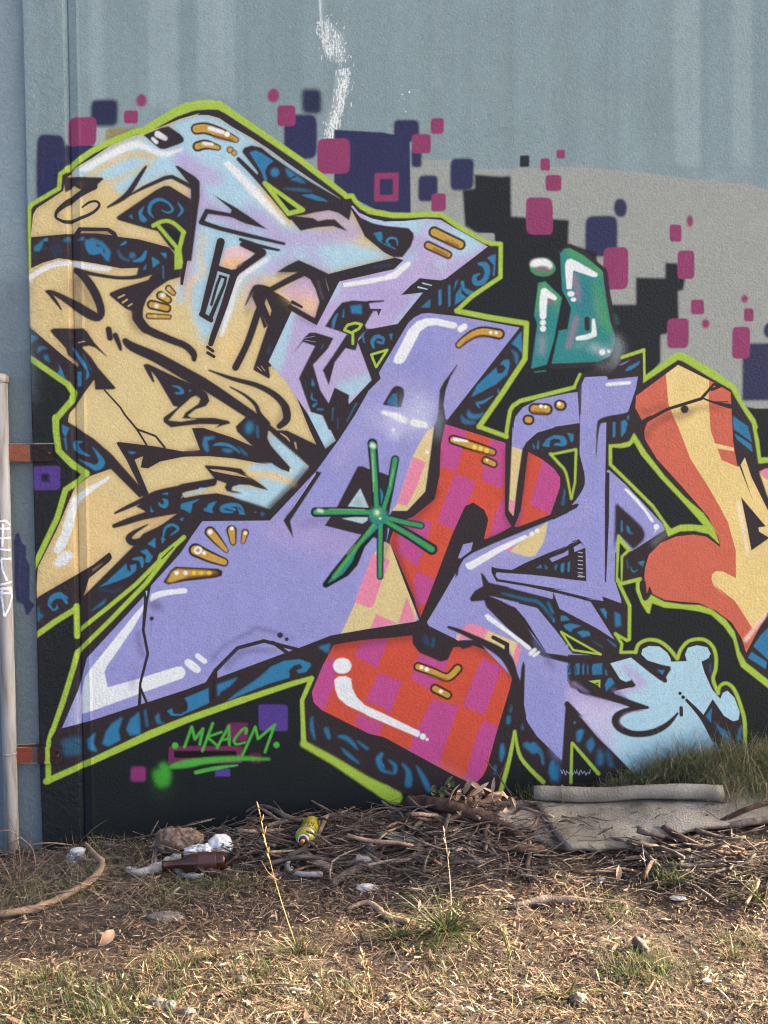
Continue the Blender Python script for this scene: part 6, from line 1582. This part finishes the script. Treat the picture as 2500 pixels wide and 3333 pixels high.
# ------------------------------------------------------------------ bottle
bt = empty('beer_bottle', on_ground(735, 2800, .028))
bt.rotation_mode = 'QUATERNION'
bt.rotation_quaternion = Vector((-1, -.10, -.04)).normalized().to_track_quat('Z', 'Y')
m, nt, N, Lk, P = new_mat('brown_glass')
P.inputs['Base Color'].default_value = (.045, .016, .008, 1)
P.inputs['Roughness'].default_value = .12
P.inputs['Transmission Weight'].default_value = .2
P.inputs['IOR'].default_value = 1.5
v, f = lathe([(.012, .004), (.026, .001), (.029, .005), (.030, .012), (.030, .105), (.028, .118), (.022, .135), (.0155, .150), (.0135, .175), (.0130, .196), (.0145, .198), (.0145, .206), (.0120, .208)], 28)
put('glass_body', v, f, m, bt, True)
v, f = lathe([(.0303, .030), (.0304, .031), (.0304, .088), (.0303, .089)], 28)
put('label', v, f, gloss('bottle_label', (.035, .012, .011), .5, 0, (.06, .022, .018)), bt, True)
tag(bt, 'brown glass beer bottle lying against the white plastic bag', 'bottle')

# ------------------------------------------------------------------ crumpled bag, plastic, stones
def lump(name, c, rad, mat, seed, amp=.3, freq=3.0, sub=4, ridged=False, parent=None):
    bm = bmesh.new()
    bmesh.ops.create_icosphere(bm, subdivisions=sub, radius=1.0)
    V = []
    for v_ in bm.verts:
        p = v_.co.copy()
        n = mnoise.noise(p * freq + Vector((seed, seed * 2.1, 0)))
        n2 = mnoise.noise(p * freq * 2.7 + Vector((0, seed, 5)))
        k = 1 + amp * ((1 - 2 * abs(n)) * .6 + n2 * .4 if ridged else n + .4 * n2)
        v_.co = Vector((p.x * rad[0], p.y * rad[1], p.z * rad[2])) * k
    me = bpy.data.meshes.new(name)
    bm.to_mesh(me); bm.free()
    me.polygons.foreach_set('use_smooth', [not ridged or sub > 4] * len(me.polygons))
    me.materials.append(mat)
    o = bpy.data.objects.new(name, me)
    o.location = c
    col.objects.link(o)
    if parent:
        o.parent = parent
    return o
M_BAG = noisy('white_plastic', (.46, .46, .45), (.58, .58, .57), 12, .45, .5, 60, 5, dist=.004)
bag = empty('plastic_bag', on_ground(680, 2795, .0))
lump('large_fold', Vector((.035, .02, .036)), (.044, .034, .040), M_BAG, 3, .12, 1.6, 5, False, bag)
lump('small_fold', Vector((-.045, .0, .022)), (.040, .030, .024), M_BAG, 9, .30, 2.2, 5, False, bag)
lump('small_fold', Vector((-.012, -.006, .026)), (.026, .026, .026), M_BAG, 5, .28, 2.4, 5, False, bag)
tag(bag, 'crumpled white plastic bag lying behind the brown bottle', 'bag')
m, nt, N, Lk, P = new_mat('clear_plastic')
P.inputs['Base Color'].default_value = (.75, .78, .80, 1)
P.inputs['Roughness'].default_value = .15
P.inputs['Transmission Weight'].default_value = .75
P.inputs['IOR'].default_value = 1.2
pc = empty('crushed_plastic_cup', on_ground(248, 2820, .0))
lump('cup', Vector((0, .0, .024)), (.032, .024, .028), m, 14, .30, 2.4, 4, True, pc)
lump('rim', Vector((.004, .012, .052)), (.024, .016, .009), M_BAG, 4, .25, 3.0, 4, True, pc)
tag(pc, 'crushed clear plastic cup in the dry grass', 'cup')
M_STONE = noisy('stone', (.085, .075, .062), (.14, .125, .105), 30, .9, .6, 120, 6, (.20, .18, .155))
ST = [((1883, 3255), (.021, .016, .017), 'angular pale stone beside the grey-green rosette', None), ((512, 3268), (.026, .015, .013), 'rounded stone of the pair in the foreground', 'pair of foreground stones'), ((552, 3276), (.017, .013, .012), 'rounded stone of the pair in the foreground', 'pair of foreground stones'),
      ((612, 3302), (.019, .014, .014), 'grey stone just below the pair of stones', None), ((1020, 3180), (.012, .010, .009), 'small tan stone beside the small green tuft', None), ((1270, 3246), (.014, .011, .010), 'small grey stone in the shaded litter', None), ((865, 2765), (.017, .013, .020), 'upright grey stone among the sticks near the seed stalk', None),
      ((2415, 2565), (.028, .020, .022), 'grey stone half sunk in the bank grass', None), ((540, 2985), (.05, .03, .008), 'flat grey slab of dried mud in the shade', None), ((785, 3190), (.014, .011, .010), 'brown pebble lying in the sunlit chips', None)]
for i, (p, rad, lab, grp) in enumerate(ST):
    o = lump('stone', on_ground(p[0], p[1], rad[2] * .45), rad, M_STONE, 20 + i * 3.3, .28, 1.5, 3, True)
    tag(o, lab, 'stone', grp)

# ------------------------------------------------------------------ leaves and small plants
def leaf_vf(L, w, fold=.25, curl=.3, n=6):
    V, Fc = [], []
    for i in range(n + 1):
        t = i / n
        ww = w * math.sin(math.pi * min(.98, t * .94 + .04)) ** .8
        z = curl * L * (t - t * t)
        V += [(t * L, ww, z + fold * ww), (t * L, 0, z), (t * L, -ww, z + fold * ww)]
    for i in range(n):
        b = i * 3
        Fc += [(b, b + 1, b + 4, b + 3), (b + 1, b + 2, b + 5, b + 4)]
    return V, Fc
def leaf(parent, c, rot, L, w, mat, fold=.3, curl=.3, name='leaf'):
    v, f = leaf_vf(L, w, fold, curl)
    o = put(name, v, f, mat, parent, True)
    o.location = c
    o.rotation_euler = rot
    return o
M_DRY = noisy('dry_leaf', (.20, .11, .06), (.34, .22, .14), 22, .75, .2, None, 5, (.46, .35, .25), per_object=.7)
M_GLF = noisy('green_leaf', (.045, .075, .03), (.085, .12, .05), 30, .55, .2, None, 5, per_object=.5)
c = on_ground(1570, 2635, .05)
dl = empty('dry_leaf_cluster', c)
rr = random.Random(41)
for k in range(46):
    x, y = rr.gauss(0, .055), rr.gauss(0, .02)
    leaf(dl, (x, y + .02, .012 + rr.uniform(-.01, .045) - abs(x) * .12), (rr.gauss(0, .6), rr.gauss(-.5, .5), rr.uniform(0, 6.28)), rr.uniform(.035, .075), rr.uniform(.005, .010), M_DRY, .5, rr.uniform(-.4, .5))
tag(dl, 'heap of curled dry brown leaves between bark branch and carpet', 'leaves')
c = on_ground(1448, 2598, .03)
gpnt = empty('leafy_plant', c)
for k in range(26):
    a = rr.uniform(0, 6.28)
    leaf(gpnt, (rr.gauss(0, .022), rr.gauss(0, .012), rr.uniform(.0, .055)), (rr.gauss(0, .4), rr.gauss(-.35, .5), a), rr.uniform(.018, .036), rr.uniform(.006, .011), M_GLF, .3, .2)
v, f = tube_vf([(0, 0, -.03), (.004, 0, .02), (.01, 0, .055)], [.0018, .0014, .0008], 5)
put('stem', v, f, M_GLF, gpnt, True)
tag(gpnt, 'small dark green leafy plant at the wall foot behind the bark branch', 'plant')
M_FRD = noisy('faded_frond', (.10, .12, .08), (.17, .20, .12), 24, .7, .4, 80, 5, (.23, .22, .17), stretch=(1, 8, 1))
o = empty('fallen_frond', on_ground(1300, 2740, .03))
leaf(o, (-.07, .022, .012), (.3, .12, -.42), .17, .016, M_FRD, .35, .12, 'blade'); leaf(o, (-.075, .028, .016), (.5, .05, -.25), .14, .009, M_FRD, .4, .15, 'blade')
tag(o, 'faded grey-green frond lying across the brush pile sticks', 'leaf')
o = empty('green_leaf', on_ground(1545, 2790, .02)); leaf(o, (-.04, .01, .0), (.25, .1, -.5), .085, .013, M_GLF, .3, .2, 'blade')
tag(o, 'single dark green leaf lying below the brush pile', 'leaf')
o = empty('curled_leaf', on_ground(348, 3080, .012)); leaf(o, (-.02, .0, .0), (.9, -.5, .9), .055, .016, M_DRY, .7, .5, 'blade')
tag(o, 'large curled dry leaf at the edge of the shade', 'leaf')
o = empty('pale_leaf', on_ground(2010, 2870, .012)); leaf(o, (0, 0, 0), (.4, -.9, 1.2), .05, .009, M_DRY, .5, .3, 'blade')
tag(o, 'upright dry leaf in the sunlit litter before the carpet', 'leaf')
# scraps of white paper in the litter
M_PAP = noisy('paper_scrap', (.33, .31, .28), (.46, .44, .41), 40, .8, .3)
for i, (px, py, lab) in enumerate(((2205, 2925, 'torn white paper scrap in the sunlit litter'), (2300, 3195, 'small folded white scrap in the foreground litter'), (1195, 2890, 'greyish crumpled paper tissue below the pale wood splinter'), (1960, 2865, 'small white chip at the edge of the stick heap'))):
    o = lump('paper_scrap', on_ground(px, py, .006), ((.022, .012, .005), (.012, .010, .005), (.030, .016, .010), (.012, .009, .006))[i], M_PAP, 50 + i, .4, 2.2, 3, True)
    tag(o, lab, 'paper')

# twiggy shrub at the pipe foot
sh = empty('twig_shrub', on_ground(40, 2900))
M_TWG = bark('twig_reddish', (.09, .055, .045), (.15, .095, .075), (.2, .14, .11))
rr = random.Random(77)
for k in range(16):
    a = rr.uniform(-.9, 1.1)
    L = rr.uniform(.08, .26)
    b0 = Vector((rr.gauss(0, .03), rr.gauss(0, .03), -.01))
    e = b0 + Vector((math.sin(a) * L, rr.gauss(0, .05), math.cos(a) * L))
    m_ = b0.lerp(e, .5) + Vector((rr.gauss(0, .02), rr.gauss(0, .02), .01))
    v, f = tube_vf(smooth_line([b0, m_, e], 4), list(np.linspace(rr.uniform(.0014, .003), .0006, 9)), 5)
    put('twig', v, f, M_TWG, sh, True)
pts = [Vector((-.09, .04, .17)), Vector((-.03, .04, .19)), Vector((.02, .05, .155)), Vector((.055, .05, .115)), Vector((.062, .04, .05)), Vector((.05, .02, -.01))]
v, f = tube_vf(smooth_line(pts, 5), .0022, 6); put('twig', v, f, M_TWG, sh, True)
tag(sh, 'low bare reddish twig shrub at the foot of the drainpipe', 'shrub')

# ------------------------------------------------------------------ the tree beyond the wall end whose foliage dapples the ground
M_TBARK = bark('tree_bark', (.10, .08, .065), (.2, .165, .135))
tree = empty('shade_tree', (6.4, .95, .18))
ln = smooth_line([Vector((0, 0, -.2)), Vector((.05, .03, .8)), Vector((-.06, 0, 1.7)), Vector((.1, .05, 2.6)), Vector((.0, 0, 3.6)), Vector((.05, 0, 4.6))], 5)
v, f = tube_vf(ln, list(np.linspace(.13, .03, len(ln))), 12, wob=.06); put('trunk', v, f, M_TBARK, tree, True)
rr = random.Random(5)
V, Fc, C = [], [], []
for k in range(14):
    h = rr.uniform(2.7, 3.7) if k < 9 else rr.uniform(1.6, 2.6)
    a = rr.uniform(0, 6.28)
    L = rr.uniform(.6, 1.5) * (1.15 - h / 8)
    p0 = Vector((0, 0, h)); p1 = p0 + Vector((math.cos(a) * L, math.sin(a) * L, rr.uniform(.1, .7)))
    v, f = tube_vf(smooth_line([p0, p0.lerp(p1, .5) + Vector((0, 0, .08)), p1], 3), list(np.linspace(.028, .006, 7)), 6)
    put('limb', v, f, M_TBARK, tree, True)
    for c_ in range(3):
        q0 = p0.lerp(p1, rr.uniform(.35, 1.15)) + Vector((rr.gauss(0, .16), rr.gauss(0, .16), rr.gauss(0, .14)))
        for l_ in range(34):
            p = q0 + Vector((rr.gauss(0, .10), rr.gauss(0, .10), rr.gauss(0, .075)))
            az, el = rr.uniform(0, 6.28), rr.gauss(-.5, .5)
            dd = Vector((math.cos(az) * math.cos(el), math.sin(az) * math.cos(el), math.sin(el)))
            ss = dd.cross(Vector((rr.gauss(0, 1), rr.gauss(0, 1), rr.gauss(0, 1)))).normalized()
            Lf, wf = rr.uniform(.06, .11), rr.uniform(.010, .018)
            b = len(V)
            V += [p, p + dd * Lf * .5 + ss * wf, p + dd * Lf, p + dd * Lf * .5 - ss * wf]
            Fc.append((b, b + 1, b + 2, b + 3))
            g = rr.choice(GREEN); C += [g] * 4
put('crown', V, Fc, M_LEAF, tree, False, C)
tag(tree, 'slender leafy tree standing beyond the right end of the wall', 'tree')
